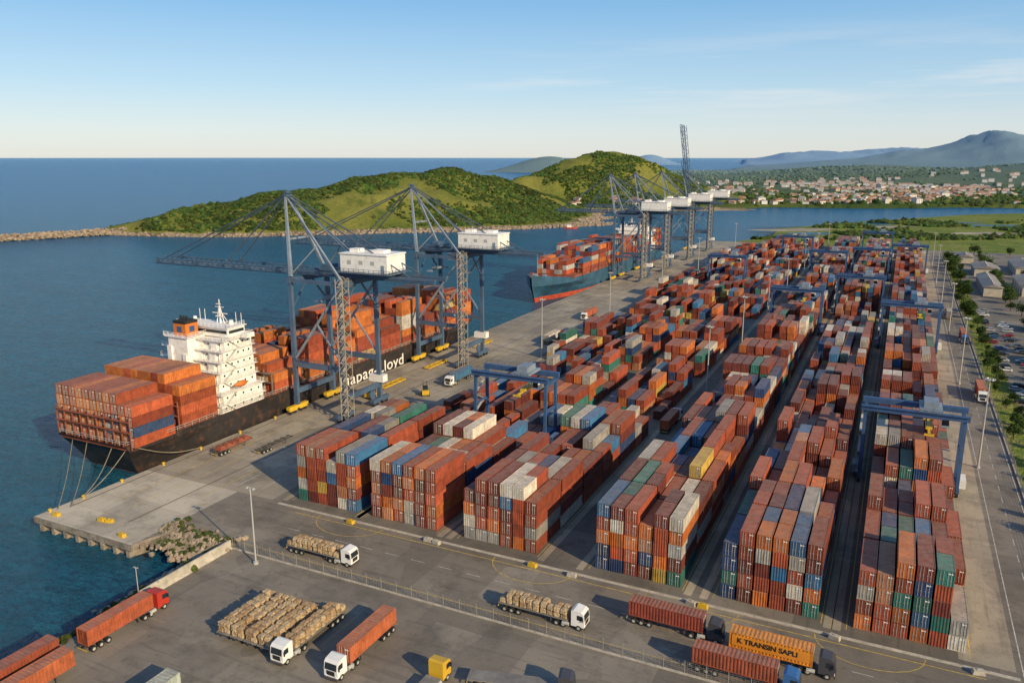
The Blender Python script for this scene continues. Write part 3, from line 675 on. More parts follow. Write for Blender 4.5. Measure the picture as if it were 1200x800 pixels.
# ------------------------------------------------------------------ RTG
def make_rtg():
    s=empty('yard_gantry_crane',(0,0,0)); hx=11.9; hy=3.6; ZT=18.2
    for x in (-hx,hx):
        for y in (-hy,hy):
            a=MB(); a.beam((x,y,1.6),(x,y*.9,ZT),.7,.85); a.build('leg',M_blue,s)
            for k in (-.9,.9):
                a=MB(); a.tube((x-.3,y+k,.75),(x+.3,y+k,.75),.75,n=14); a.build('wheel',M_black,s)
        a=MB(); a.beam((x,-hy-2,1.75),(x,hy+2,1.75),.8,.9); a.build('sill_beam',M_blue,s)
        a=MB(); a.beam((x,-hy,ZT),(x,hy,ZT),.8,1.0); a.build('cross_beam',M_blue,s)
        a=MB(); a.beam((x,-hy,10.5),(x,hy,10.5),.4,.5); a.build('cross_beam',M_blue,s)
        a=MB(); sg=1 if x>0 else -1; a.box(*sorted((x+sg*.5,x+sg*2.1)),-2.2,2.2,1.4,3.6); a.build('power_pack',M_white if x>0 else M_cranelt,s)
    for y in (-hy,hy):
        a=MB(); a.box(-hx-1.0,hx+1.0,y-.45,y+.45,ZT+.5,ZT+1.8); a.build('main_girder',M_blue,s)
        a=MB(); railing(a,[(-hx-1.0,y*1.25,ZT+1.8),(hx+1.0,y*1.25,ZT+1.8)],1.1,2,.06); a.box(-hx-1.0,hx+1.0,*sorted((y*1.14,y*1.24)),ZT+1.65,ZT+1.8); a.build('girder_walkway',M_blue,s)
    a=MB(); a.box(1,6.5,-3.9,3.9,ZT+1.85,ZT+2.5); a.box(2,5.5,-2.6,2.6,ZT+2.5,ZT+4.0); a.build('trolley',M_cranelt,s)
    a=MB(); a.box(6.6,8.5,-1.4,1,ZT-2.2,ZT+.2); cb=a.build('operator_cab',M_white,s)
    a=MB(); a.box(6.7,8.4,-1.45,-1.41,ZT-1.7,ZT-.2); a.build('cab_window',M_glass,cb)
    for dx in (-1,1):
        for dy in (-1.5,1.5): a=MB(); a.tube((3.8+dx,dy,ZT+2),(3.8+dx*.6,dy*1.6,15.9),.05,n=5); a.build('hoist_rope',M_black,s)
    a=MB(); a.box(3,4.6,-2.6,2.6,15.4,16.0); a.box(3.5,4.1,-6,6,15.1,15.4); a.box(2.6,5,-6.1,-5.8,14.9,15.4); a.box(2.6,5,5.8,6.1,14.9,15.4); a.build('spreader',M_yellow,s)
    a=MB(); 
    for k in range(6): a.beam((-hx-.7,-hy+.6+(k%2)*5.4,2+k*2.75),(-hx-.7,-hy+.6+((k+1)%2)*5.4,2+(k+1)*2.75),.7,.12)
    a.build('ladder',M_galv,s)
    return s
rt=make_rtg()
RT=[(1,184,'second yard block near its front'),(5,199,'rightmost yard block near its front'),(3,363,'fourth yard block halfway back'),(5,348,'rightmost yard block halfway back'),(4,415,'fifth yard block beyond the halfway point'),(3,520,'fourth yard block far back'),(4,545,'fifth yard block far back'),(5,585,'rightmost yard block far back'),(2,610,'third yard block near the far end'),(4,668,'fifth yard block at the far end'),(1,470,'second yard block far back')]
for i,(bi,y,lb) in enumerate(RT):
    o=rt if i==0 else copy_tree(rt)
    cx=(BL[bi]-2.4+BL[bi]+NR*RP+1.6)/2
    o.location=(cx,y,.02); o.scale=(.86,1,.94 if bi==5 else .98)
    tag(o,'blue rubber tyred gantry straddling the '+lb,'gantry crane','blue yard gantry cranes')
# ------------------------------------------------------------------ LAMP POSTS
def lamp(h,flood=True):
    s=empty('lamp_post',(0,0,0))
    a=MB(); a.tube((0,0,.5),(0,0,h),.26 if h>18 else .17,.12,10); a.tube((0,0,0),(0,0,.5),.5,.5,10); a.build('pole',M_galv,s,True)
    a=MB(); a.tube((0,0,h-.6),(0,0,h-.45),.9 if flood else .3,None,12); a.build('lamp_ring',M_galv,s)
    for k in range(6 if flood else 2):
        t=k*math.pi/3 if flood else k*math.pi; r=1.0 if flood else .8
        a=MB(); a.box(-.28,.28,-.2,.2,-.1,.15); q=a.build('floodlight',M_galv,s); q.location=(math.cos(t)*r,math.sin(t)*r,h-.3); q.rotation_euler=(R(25),0,t+math.pi/2)
    return s
lp=lamp(23); ls=lamp(15.5,False)
LT=[(-51,249),(-51,310),(-51,375),(-51,440),(-51,520),(-51,600),(-118.8,271),(-118.8,350),(-118.8,440),(-118.8,530),(23.2,217),(23.2,300),(23.2,383),(23.2,466),(23.2,549),(23.2,640),(-119,660),(-51,690)]
for i,(x,y) in enumerate(LT):
    o=lp if i==0 else copy_tree(lp); o.location=(x,y,0)
    ww='in the wide aisle between third and fourth blocks' if x==-51 else ('along the right hand road' if x>0 else 'between quay apron and yard')
    tag(o,f'tall floodlight mast {ww}, {ORD[[q for q in LT if abs(q[0]-x)<1].index((x,y))]} from front','lamp post','tall floodlight masts')
o=ls; x,y=G(300,660); o.location=(x,y,0); tag(o,'lone slim lamp post by the fence at the lorry park corner, nearest the quay','lamp post')
o=copy_tree(ls); o.location=(-112.9,84,0); o.scale=(.5,.5,.4); tag(o,'small grey lamp post at the end of the concrete shore wall','lamp post')
# ------------------------------------------------------------------ FENCES
def fence(name,x0,y0,x1,y1,label,h=2.2,sp=3.2,base=True,mt=M_fence):
    s=empty(name,(x0,y0,0)); tag(s,label,'fence'); d=Vector((x1-x0,y1-y0,0)); L=d.length; u=d/L; k=int(L/sp)
    pm=None
    for i in range(min(k+1,100)):
        if pm is None:
            a=MB(); a.tube((0,0,0),(0,0,h),.06,n=6); a.beam((0,0,h),(u.y*.35,-u.x*.35,h+.35),.07,.07); q=a.build('post',mt,s); pm=q.data
        else: q=link('post',pm,s)
        q.location=u*sp*i
    a=MB(); nW=7
    for j in range(nW): z=.35+(h-.4)*j/(nW-1); a.beam(Vector((0,0,z)),d+Vector((0,0,z)),.022,.022)
    for j in range(int(L/.6)): p=u*(.6*j); a.beam(p+Vector((0,0,.35)),p+Vector((0,0,h)),.02,.02)
    a.build('wire_mesh',mt,s)
    if base:
        a=MB(); a.beam(Vector((0,0,.12)),d+Vector((0,0,.12)),.35,.24); a.build('concrete_base',M_conc,s)
    return s
fence('chain_link_fence',-112,105,60,105,'galvanised fence on a concrete base between the lorry park and the road')
fence('chain_link_fence',31.2,130,31.2,720,'long galvanised fence on a concrete base right of the yard road',sp=6.0,h=2.2)
# ------------------------------------------------------------------ TRUCKS
wm=MB(); wm.tube((0,-.18,0),(0,.18,0),.5,n=16); wm.tube((0,-.19,0),(0,.19,0),.26,n=10,mi=1); WHEEL=wm.build('wheel',[M_black,M_galv],data_only=True)
def wheels(s,xs,w=1.05,r=.5):
    for x in xs:
        for y in (-w,w):
            q=link('wheel',WHEEL,s); q.location=(x,y,r)
def trailer_parts(s,x0,x1,flat):
    a=MB(); 
    for y in (-.5,.5): a.box(x0,x1,y-.08,y+.08,.95,1.3)
    for k in np.linspace(x0+.3,x1-.3,6): a.box(k-.08,k+.08,-1.2,1.2,1.22,1.38)
    a.build('trailer_frame',M_chrome,s)
    if flat: a=MB(); a.box(x0,x1,-1.25,1.25,1.3,1.46); a.build('trailer_deck',M_deckgrn,s)
    for y in (-.9,.9): a=MB(); a.box(x1-3.2,x1-3.0,y-.08,y+.08,.2,1.25); a.build('landing_leg',M_chrome,s)
    a=MB(); a.box(x0-.05,x0,-1.2,1.2,.7,.9); a.build('rear_bumper',M_lineY,s)
    wheels(s,[x0+1.2,x0+2.5,x0+3.8])
def truck(x,y,rz,col,label,flat=False):
    s=empty('semi_truck',(x,y,.02),rz); tag(s,label,'truck')
    trailer_parts(s,-8.4,4.3,flat)
    a=MB(); a.box(1.5,7,-.5,.5,.7,.92)
    a.build('chassis',M_chrome,s); wheels(s,[6.2,2.3,3.5])
    a=MB(); a.extr([(4.9,.75),(7.15,.75),(7.2,1.9),(7.02,3.05),(6.6,3.35),(5.3,3.55),(4.9,3.4)],-1.22,1.22); cb=a.build('cab',col,s)
    a=MB(); a.add([(7.225,-1.08,1.95),(7.225,1.08,1.95),(7.06,1.02,2.95),(7.06,-1.02,2.95)],[(0,1,2,3)]); a.build('windscreen',M_glass,cb)
    for yy in (-1.235,1.235):
        a=MB(); a.add([(5.9,yy,1.95),(6.95,yy,1.95),(6.85,yy,2.8),(5.9,yy,2.8)],[(0,1,2,3)]); a.build('side_window',M_glass,cb)
        a=MB(); a.box(6.9,7.0,*sorted((yy,yy*1.2)),1.9,2.6); a.build('mirror',M_black,cb)
        a=MB(); a.box(7.16,7.24,*sorted((yy*.6,yy*.9)),.85,1.08); a.build('headlight',M_white,cb)
        a=MB(); a.tube((3.9-.6,yy*.8,.75),(3.9+.6,yy*.8,.75),.32,n=10); a.build('fuel_tank',M_galv,s)
    a=MB(); a.box(7.17,7.25,-.7,.7,1.1,1.8); a.build('grille',M_black,cb)
    a=MB(); a.box(7.1,7.35,-1.2,1.2,.4,.75); a.build('bumper',M_chrome,cb)
    return s
def trailer(x,y,rz,label,flat=False):
    s=empty('semi_trailer',(x,y,.02),rz); tag(s,label,'trailer'); trailer_parts(s,-6.4,6.3,flat); return s
def loc(x,y,rz,lx,ly=0): return (x+lx*math.cos(rz)-ly*math.sin(rz), y+lx*math.sin(rz)+ly*math.cos(rz))
def onload(x,y,rz,col,label,lx=-2.0):
    p=loc(x,y,rz,lx); return container(p[0],p[1],1.41,col,label,40,rz-math.pi/2+math.pi,'containers on lorries')
ICO3=ico(3)
def bale(seed,m):
    rr=random.Random(seed); V0,F0=ICO3; a=MB(); vs=[]
    ph=[rr.uniform(0,6) for _ in range(8)]
    for x,y,z in V0:
        def sq(t,p=.34): return math.copysign(abs(t)**p,t)
        X,Y,Z=sq(x),sq(y),sq(z,.4)
        k=1+.07*math.sin(X*4+ph[0])*math.sin(Y*5+ph[1])+.06*math.sin(Z*6+ph[2]+X*4)+rr.uniform(-.035,.035)
        vs.append((X*.56*k,Y*.56*k,(Z*.44*k+.44)))
    a.add(vs,[tuple(int(i) for i in f) for f in F0]); return a.build('cargo_bale',m,data_only=True)
LS=[bale(i,M_bale if i%3 else M_bale2) for i in range(7)]
def baleload(x,y,rz,x0,x1,nm):
    nbx=int((x1-x0-.2)/1.24)
    for j in range(nbx):
        px=x0+.75+j*1.24
        for ly,sn in ((-.6,'right'),(.6,'left')):
            for lv in (0,1):
                if lv==1 and (j==0 or random.random()<.08): continue
                p=loc(x,y,rz,px+random.uniform(-.06,.06),ly+random.uniform(-.06,.06)); o=link('cargo_bale',random.choice(LS)); o.location=(p[0],p[1],1.47+lv*.84); o.rotation_euler=(random.uniform(-.1,.1)*lv,random.uniform(-.1,.1)*lv,rz+random.uniform(-.2,.2)+random.choice([0,1.57,3.14])); s_=random.uniform(.9,1.06); o.scale=(s_,s_,random.uniform(.88,1.06))
                tag(o,f'brown bale, {"upper" if lv else "lower"} layer, {ORD[j]} from rear, {sn} side, on {nm}','bale','brown cargo bales on flatbeds')
P_w=paint('cab_white',(.80,.79,.76)); P_r=paint('cab_red',(.45,.04,.025)); P_b=paint('cab_blue',(.04,.13,.34)); P_k=paint('cab_dark',(.06,.06,.07)); P_y=paint('cab_yellow',(.62,.38,.03))
truck(-93.3,109.9,0,P_w,'white cab flatbed truck loaded with bales on the road beside the slim lamp post',True); baleload(-93.3,109.9,0,-8.4,4.3,'truck by lamp post')
truck(-46.8,109.6,0,P_w,'white cab flatbed truck loaded with bales in the middle of the road',True); baleload(-46.8,109.6,0,-8.4,4.3,'mid road truck')
truck(-26,115.6,0,P_k,'dark cab truck carrying the dark red container on the road'); onload(-26,115.6,0,(.28,.06,.04),'dark red container on the dark cab truck, upper left of the three road container trucks')
truck(-9.4,114,0,P_k,'dark cab truck under the lettered orange container'); oc=onload(-9.4,114,0,(.72,.27,.03),'bright orange container with dark lettering on a truck on the road')
truck(-13.6,107.6,0,P_b,'blue cab truck with a rust red container, nearest on the road'); onload(-13.6,107.6,0,(.32,.08,.045),'rust red container on the blue cab truck by the fence')
R90=math.pi/2
truck(-78.3,87.2,-R90,P_w,'white cab flatbed truck with bales parked in the lorry park beside the bale trailers',True); baleload(-78.3,87.2,-R90,-8.4,4.3,'parked white truck')
truck(-68.6,87.8,-R90,P_w,'white cab truck with an orange red container parked alone in the lorry park'); onload(-68.6,87.8,-R90,(.46,.13,.055),'orange red container on the white cab truck in the lorry park')
truck(-107.6,77.6,R90,P_r,'red cab truck parked by the concrete shore wall'); onload(-107.6,77.6,R90,(.44,.11,.05),'brick red container on the red cab truck by the shore wall')
for i,x in enumerate((-82.0,-84.8,-87.6,-90.4)):
    trailer(x,87.4,-R90,f'flatbed trailer with bales, {ORD[i]} from the right of the four parked bale trailers',True); baleload(x,87.4,-R90,-6.4,6.3,f'{ORD[i]} bale trailer from right')
trailer(-110,60.5,R90,'skeletal trailer at the left corner, nearer the shore'); onload(-110,60.5,R90,(.32,.08,.045),'rust red container at the lower left corner, nearer the shore',0)
trailer(-105.2,59.5,R90,'skeletal trailer at the left corner, farther from the shore'); onload(-105.2,59.5,R90,(.46,.13,.055),'orange red container at the lower left corner, right of the rust red one',0)
trailer(-86.8,62.6,R90,'skeletal trailer under the pale grey green container'); onload(-86.8,62.6,R90,(.40,.46,.41),'pale grey green container at the bottom edge of the lorry park',0)
truck(-54.6,82.2,R90,P_y,'yellow cab truck at the bottom centre of the picture',True)
for i,(x,y) in enumerate([(-152.5,146),(-143.8,152)]):
    trailer(x,y,R90,['low trailer with a maroon steel load on the quay apron beside the near ship','empty dark skeletal trailer on the quay apron'][i],False)
a=MB(); a.box(-1.2,1.2,-5.5,5.5,0,.5)
for k in range(5): a.box(-1,1,-5+k*2.1,-3.5+k*2.1,.5,.9)
o=a.build('steel_load',M_deckred); o.location=(-152.5,146,1.42); tag(o,'maroon steel load lying on the trailer on the quay','steel load')
YT=[(-127.5,168,R90,P_w,(.34,.08,.045)),(-131,228,-R90,P_w,(.05,.16,.3)),(-126,300,R90,P_r,(.6,.56,.48)),(-130,352,-R90,P_w,(.46,.12,.06)),(28.4,285,-R90,P_w,(.46,.13,.06)),(28.4,375,-R90,P_b,(.36,.09,.05)),(25,430,R90,P_w,(.4,.38,.35)),(-53.5,215,R90,P_w,(.46,.13,.06)),(43.5,300,R90,P_w,(.5,.46,.4)),(56,410,-R90,P_r,(.3,.09,.06)),(51,345,R90,P_w,(.06,.17,.3)),(64,220,R90,P_w,(.4,.12,.06))]
for i,(x,y,rz,cp,cc) in enumerate(YT):
    nm=['beside the leftmost yard block','behind the nearest quay crane','beyond the second quay crane','on the apron towards the far cranes','on the right hand road near the second mast','on the right hand road by the third mast','far along the right hand road','in the wide aisle between third and fourth blocks','parked among the cars nearest the fence','parked at the far end of the car park','parked in the middle of the car park','parked at the near end of the car park'][i]
    truck(x,y,rz,cp,'container truck '+nm); onload(x,y,rz,cc,'container carried by the truck '+nm)
a=MB(); a.box(-1.245,-1.222,-5.7,5.7,.5,2.25); a.build('side_panel',M_orangep,oc)
t=link('lettering',textmesh('K TRANSIN SAPLI',1.15,M_black,1.0,.025),oc)
t.rotation_euler=(R(90),0,R(-90)); t.location=(-1.27,4.9,1.1)
def forklift(x,y,rz,label):
    s=empty('forklift',(x,y,.02),rz); tag(s,label,'forklift')
    a=MB(); a.extr([(-2.2,.6),(1.4,.6),(1.4,1.3),(.2,1.5),(-.4,1.9),(-2.2,2.0)],-1.1,1.1); a.build('body',M_yellow,s)
    a=MB(); a.box(-1.0,.5,-.8,.8,3.0,3.1)
    for xx in (-.95,.45):
        for yy in (-.75,.75): a.beam((xx,yy,1.6),(xx,yy,3.0),.1,.1)
    a.build('cab_frame',M_black,s); a=MB(); a.box(-.9,.4,-.7,.7,1.9,2.95); a.build('cab_glass',M_glass,s)
    a=MB(); 
    for yy in (-.6,.6): a.box(1.5,1.75,yy-.12,yy+.12,.2,4.2)
    a.box(1.5,1.8,-.7,.7,2,2.2); a.build('mast',M_chrome,s)
    for yy in (-.5,.5): a=MB(); a.box(1.8,3.6,yy-.1,yy+.1,.25,.35); a.build('fork',M_chrome,s)
    wheels(s,[-1.5,1.0],1.1,.5)
for i,(x,y) in enumerate([(-147,200),(-133,210)]):
    forklift(x,y,R(90+i*35),f'yellow forklift on the apron, {ORD[i]} of those working under the near cranes')
x,y=G(640,798); truck(x-2,y-3,R(15),P_k,'dark flatbed truck cut by the bottom edge of the picture',True)
for i,(x,y) in enumerate([(-149,215),(-149,243),(-149,280)]):
    a=MB(); 
    for k in (-1,1): a.box(k*1.2-.1,k*1.2+.1,-6,6,.6,.9)
    for k in range(5): a.box(-1.1,1.1,-6+k*2.95,-5.8+k*2.95,.3,1.1)
    o=a.build('spreader_frame',M_yellow); o.location=(x,y,.02); tag(o,f'yellow spare spreader frame lying on the apron, {ORD[i]} from the front','spreader frame','spare spreader frames on the apron')
for i,(x,y) in enumerate([(-98,124.2),(-79,124.4),(-77,124.2),(-56,124.3),(-48,124.1),(-26,124.3),(-24,124.2),(-3,124.3),(17,124.2),(-157,99.5),(-146,102),(-144,102.3),(-136,99)]):
    a=MB(); a.extr([(-.9,0),(.9,0),(.75,.7),(-.75,.7)],-.45,.45); a.box(-.2,.2,-.1,.1,.7,.85); o=a.build('concrete_block',M_yellow if i%3==0 or i>8 else M_conc); o.location=(x,y,.02); o.rotation_euler=(0,0,random.uniform(-.3,.3))
    tag(o,(f'{ORD[i]} small barrier block from the left along the front kerb of the yard' if i<9 else f'{ORD[i-9]} yellow block from the left on the pale quay end'),'barrier block','barrier blocks')
# ------------------------------------------------------------------ CARS
def make_car(col):
    a=MB(); a.extr([(-2.15,.35),(2.15,.35),(2.2,.75),(1.2,.95),(-1.9,1.0),(-2.2,.8)],-.88,.88); a.extr([(-1.5,1.38),(.3,1.4),(.25,1.43),(-1.4,1.44)],-.68,.68); s=a.build('parked_car',col)
    a=MB(); v=[(-1.9,-.8,1.0),(1.15,-.8,.97),(1.15,.8,.97),(-1.9,.8,1.0),(-1.45,-.66,1.38),(.35,-.66,1.4),(.35,.66,1.4),(-1.45,.66,1.38)]
    a.add(v,[(0,1,5,4),(1,2,6,5),(2,3,7,6),(3,0,4,7)]); a.build('window_glass',M_glass,s)
    for x in (-1.35,1.35):
        for y in (-.8,.8): q=link('wheel',WHEEL,s); q.location=(x,y,.32); q.scale=(.64,.64,.64)
    return s
cols=[('white',(.7,.7,.68)),('silver',(.4,.41,.42)),('black',(.02,.02,.02)),('red',(.35,.03,.03)),('blue',(.04,.10,.25)),('grey',(.15,.15,.16))]
protos=[make_car(paint('car_'+c,v)) for c,v in cols]; used=set()
for bx,y0,y1 in ((40,240,460),(47,300,420),(60,250,400),(67,270,480)):
    y=y0
    while y<y1:
        if random.random()<.5:
            k=random.choice([0,0,1,1,2,3,4,5,5,2]); 
            if k in used: o=copy_tree(protos[k])
            else: o=protos[k]; used.add(k)
            o.location=(bx+random.uniform(-1.2,1.2),y+random.uniform(-.7,.7),.02); o.rotation_euler=(0,0,random.choice([0,math.pi])+random.uniform(-.15,.15))
            tag(o,f'small {cols[k][0]} car in the car park right of the fence','car','parked cars right of the yard')
        y+=5.4
for k,p in enumerate(protos):
    if k not in used: p.location=(52,300+k*8,.02); tag(p,f'lone {cols[k][0]} car parked in the middle of the right hand car park','car')
# ------------------------------------------------------------------ BUILDINGS RIGHT
def warehouse(x0,x1,y0,y1,h,label,rz=0,z=0):
    s=empty('warehouse',((x0+x1)/2,(y0+y1)/2,z),rz); tag(s,label,'warehouse'); wx=(x1-x0)/2; wy=(y1-y0)/2
    a=MB(); a.box(-wx,wx,-wy,wy,0,h); a.build('wall',M_wall,s)
    a=MB(); v=[(-wx-.6,-wy-.6,h+.02),(wx+.6,-wy-.6,h+.02),(wx+.6,wy+.6,h+.02),(-wx-.6,wy+.6,h+.02),(0,-wy-.6,h+1.8),(0,wy+.6,h+1.8)]; a.add(v,[(0,1,4),(1,2,5,4),(2,3,5),(3,0,4,5)]); r=a.build('roof',M_roofg,s)
    for k in range(int(wy*2/9)):
        y=-wy+4+k*9; a=MB(); a.box(-wx-.05,-wx+.02,y,y+4,.1,h*.7); a.build('door',M_blue,s)
        a=MB(); a.tube((0,y,h+1.7),(0,y,h+2.6),.5,n=8); a.build('roof_vent',M_galv,r)
warehouse(45,54,505,560,5,'long low shed right of the yard, nearest of the row'); warehouse(64,78,512,560,5.5,'wider shed right of the long low one'); warehouse(46,60,590,620,5,'small shed beyond the long low one'); warehouse(40,50,660,680,4.5,'farthest small shed at the end of the right road'); warehouse(70,84,600,650,5.5,'shed at the right edge behind the others'); warehouse(76,88,455,480,4.5,'small shed at the right edge beside the car park')
# ------------------------------------------------------------------ TREES
def tree_mesh(seed,hh=7,rad=3):
    rr=random.Random(seed); t=MB(); t.tube((0,0,0),(0,0,hh*.45),.28,.16,7)
    for k in range(5):
        an=k*1.26+rr.random(); t.tube((0,0,hh*.35),(math.cos(an)*rad*.5,math.sin(an)*rad*.5,hh*.65),.12,.05,5)
    tm=t.build('trunk',M_bark,data_only=True)
    V=[];F=[];Cc=[]; lobes=[(rr.uniform(-.5,.5)*rad,rr.uniform(-.5,.5)*rad,hh*.62+rr.uniform(-.15,.2)*hh,rad*rr.uniform(.4,.65)) for _ in range(8)]
    for _ in range(900):
        lx,ly,lz,lr=rr.choice(lobes); d=Vector((rr.gauss(0,1),rr.gauss(0,1),rr.gauss(0,.8))).normalized()*lr*rr.uniform(.6,1.05)
        c=Vector((lx,ly,lz))+d; q=rr.uniform(.18,.36); u=Vector((rr.gauss(0,1),rr.gauss(0,1),rr.gauss(0,1))).normalized(); w_=u.cross(Vector((rr.random(),rr.random(),1))).normalized()
        o_=len(V); V+=[c-u*q,c+w_*q,c+u*q,c-w_*q]; F.append((o_,o_+1,o_+2,o_+3)); s_=.6+.8*rr.random(); Cc.append((.075*s_,.13*s_,.03*s_))
    me=raw_mesh('crown',[tuple(v) for v in V],F,np.array(Cc),M_fol); m2=me.data; bpy.data.objects.remove(me)
    return tm,m2
TM=[tree_mesh(i,6+i,2.6+.5*i) for i in range(3)]
for k in range(120):
    if k<34: x,y=random.uniform(33,38),180+k*8+random.uniform(-3,3); wh='on the verge behind the right hand fence'
    elif k<78: x,y=random.choice([55,57,80,33,36])+random.uniform(-1.5,1.5),random.uniform(400,735); wh='lining the road among the sheds at right'
    else: x,y=random.choice([(random.uniform(52,56),random.uniform(240,400)),(random.uniform(33,40),random.uniform(480,735)),(random.uniform(72,94),random.uniform(220,700))]); wh='around the car park and sheds at right'
    tm,cm_=random.choice(TM); e=empty('broadleaf_tree',(x,y,0),random.random()*6); s_=random.uniform(.45,.8) if k<34 else random.uniform(.7,1.25); e.scale=(s_,s_,s_*.9); link('trunk',tm,e); link('crown',cm_,e)
    tag(e,'small round green tree '+wh,'tree','trees '+wh)
# ------------------------------------------------------------------ LANDS
def land_mat(name,c1,c2,c3,haze=False,sc_=.012,sand=False):
    m,n,l,b=nt(name); g=n.new('ShaderNodeNewGeometry'); v=g.outputs['Position']
    c=mixc(n,l,noise(n,l,v,sc_,6,.65,.38,.62),c1,c2); c=mixc(n,l,noise(n,l,v,sc_*4,6,.7,.5,.7),c,c3)
    c=mixc(n,l,mth(n,l,'MULTIPLY',noise(n,l,v,.3,5,.8,.3,.7),.5),c,tuple(x*.5 for x in c1))
    if sand:
        sz=n.new('ShaderNodeSeparateXYZ'); l.new(v,sz.inputs[0])
        rk=mixc(n,l,noise(n,l,v,.02,3,.6,.47,.53),(.20,.16,.11),(.42,.33,.21))
        c=mixc(n,l,mrange(n,l,mth(n,l,'ADD',sz.outputs[2],mth(n,l,'MULTIPLY',noise(n,l,v,.05,4,.6),2.5)),1.6,.4),c,rk)
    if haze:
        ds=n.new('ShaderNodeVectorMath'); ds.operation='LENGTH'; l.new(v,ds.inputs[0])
        c=mixc(n,l,mth(n,l,'POWER',mrange(n,l,ds.outputs['Value'],1500,7800),.8),c,(.25,.40,.58))  # aerial haze put into the base colour, bluer with distance
    l.new(c,b.inputs['Base Color']); b.inputs['Roughness'].default_value=.95; b.inputs['Specular IOR Level'].default_value=.1
    bumpn(n,l,noise(n,l,v,.08,6,.8,.2,.8),b,1,3 if not haze else 8)
    return m
M_hill=land_mat('hill_grass',(.15,.19,.035),(.33,.31,.075),(.09,.135,.03),sand=True)
M_field=land_mat('field_grass',(.15,.23,.04),(.31,.34,.085),(.32,.27,.15),sc_=.02)
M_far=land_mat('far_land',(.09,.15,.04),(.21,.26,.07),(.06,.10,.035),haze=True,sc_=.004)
sheet('grass_verge',31.6,38.5,150,700,.02,M_field,'grass verge behind the right hand fence')
a=MB(); a.prism([(-140,735),W(250,765),W(285,860),W(420,960),W(620,1080),W(900,1150),W(3500,1250),W(3500,-300),(90,-250)],-6,-.12); struct('grass_field',a,M_field,'green marshy fields beyond the yard')
def patchpoly(name,r0,f0,a_,b_,m,label,z=.0,seed=0):
    rr=random.Random(seed); ph=[rr.uniform(0,6) for _ in range(3)]; mb=MB(); pts=[]
    for k in range(36):
        t=k/36*2*math.pi; q=1+.25*math.sin(2*t+ph[0])+.18*math.sin(3*t+ph[1])+.1*math.sin(7*t+ph[2])
        pts.append((*W(r0+a_*q*math.cos(t),f0+b_*q*math.sin(t)),z))
    mb.add(pts,[tuple(range(36))]); return struct(name,mb,m,label)
patchpoly('marsh_sand',300,845,36,18,M_runway,'pale sandy patch on the marsh',.0,1); patchpoly('marsh_sand',395,880,50,12,M_runway,'second sandy patch on the marsh',.0,2); patchpoly('marsh_sand',480,800,40,16,M_runway,'third sandy patch on the marsh',.0,5)
patchpoly('marsh_pond',350,905,60,14,M_sea,'curved inlet in the marsh',.03,3); patchpoly('marsh_pond',455,935,70,16,M_sea,'second inlet in the marsh',.03,4); patchpoly('marsh_pond',300,805,26,9,M_sea,'small marsh pond',.03,6); patchpoly('marsh_pond',560,900,60,14,M_sea,'third inlet in the marsh',.03,8)
HG=[(-335,862,55,30,24),(-262,915,66,48,36),(-180,985,76,66,46),(-92,1070,78,80,62),(-15,1110,60,62,34),(50,1140,40,40,13),(60,1370,70,70,48),(150,1410,84,84,84),(252,1440,72,70,48),(315,1400,60,60,19),(-400,842,30,13,8),(120,1210,90,40,8),(240,1250,120,40,5),(-50,960,100,36,12),(-200,900,80,26,13),(0,1040,80,30,9),(180,1300,90,50,14)]
def hh(r,f):
    s=0; rw=r+(fbm(r/70,f/70,3,41)-.5)*50; fw=f+(fbm(r/70+9,f/70,3,43)-.5)*50
    for r0,f0,a_,b_,h_ in HG: s=s+(h_*np.exp(-((rw-r0)/a_)**2*.5-((fw-f0)/b_)**2*.5))**2
    s=s**.5; m_=np.clip(s/30,0,1)
    z=s*1.03-6+(ridged(r/110,f/85,3,3)-.62)*20*m_+(fbm(r/40,f/40,3,9)-.5)*4*m_
    return np.clip(z,-9,None)
def grid(name,r,f,z,m,label):
    n0,n1=r.shape; X=r*cT-f*sT; Y=r*sT+f*cT
    V=np.stack([X,Y,z],2).reshape(-1,3); i=np.arange(n0*n1).reshape(n0,n1)
    F=np.stack([i[:-1,:-1],i[:-1,1:],i[1:,1:],i[1:,:-1]],2).reshape(-1,4)
    o=raw_mesh(name,V,F,None,m,True); o['kind']='structure'; o['label']=label; return o
rr,ff_=np.meshgrid(np.arange(-500,470,4.),np.arange(770,1750,4.),indexing='ij')
grid('headland_hills',rr,ff_,hh(rr,ff_),M_hill,'green headland hills across the harbour')
CO=[(1150,330),(1230,90),(1500,150),(2000,260),(3000,350),(3900,520),(4300,1150),(6000,1750),(14000,3900)]
def coast(f): return np.interp(f,[c[0] for c in CO],[c[1] for c in CO])
FG=[(1150,2500,260,120,22),(1480,2350,300,150,34),(1330,2900,330,160,36),(1800,2700,260,200,44),(3060,5200,280,500,195),(2620,5300,300,400,95),(2150,5400,260,400,42),(3560,5000,300,500,110),(3330,5000,200,400,90),(3475,9500,420,900,120),(4450,9500,600,900,150),(3080,9000,160,300,110),(5400,9800,900,900,130),(5200,5200,1500,800,120)]
IS=[(1380,8200,170,200,110),(200,4300,170,90,92)]
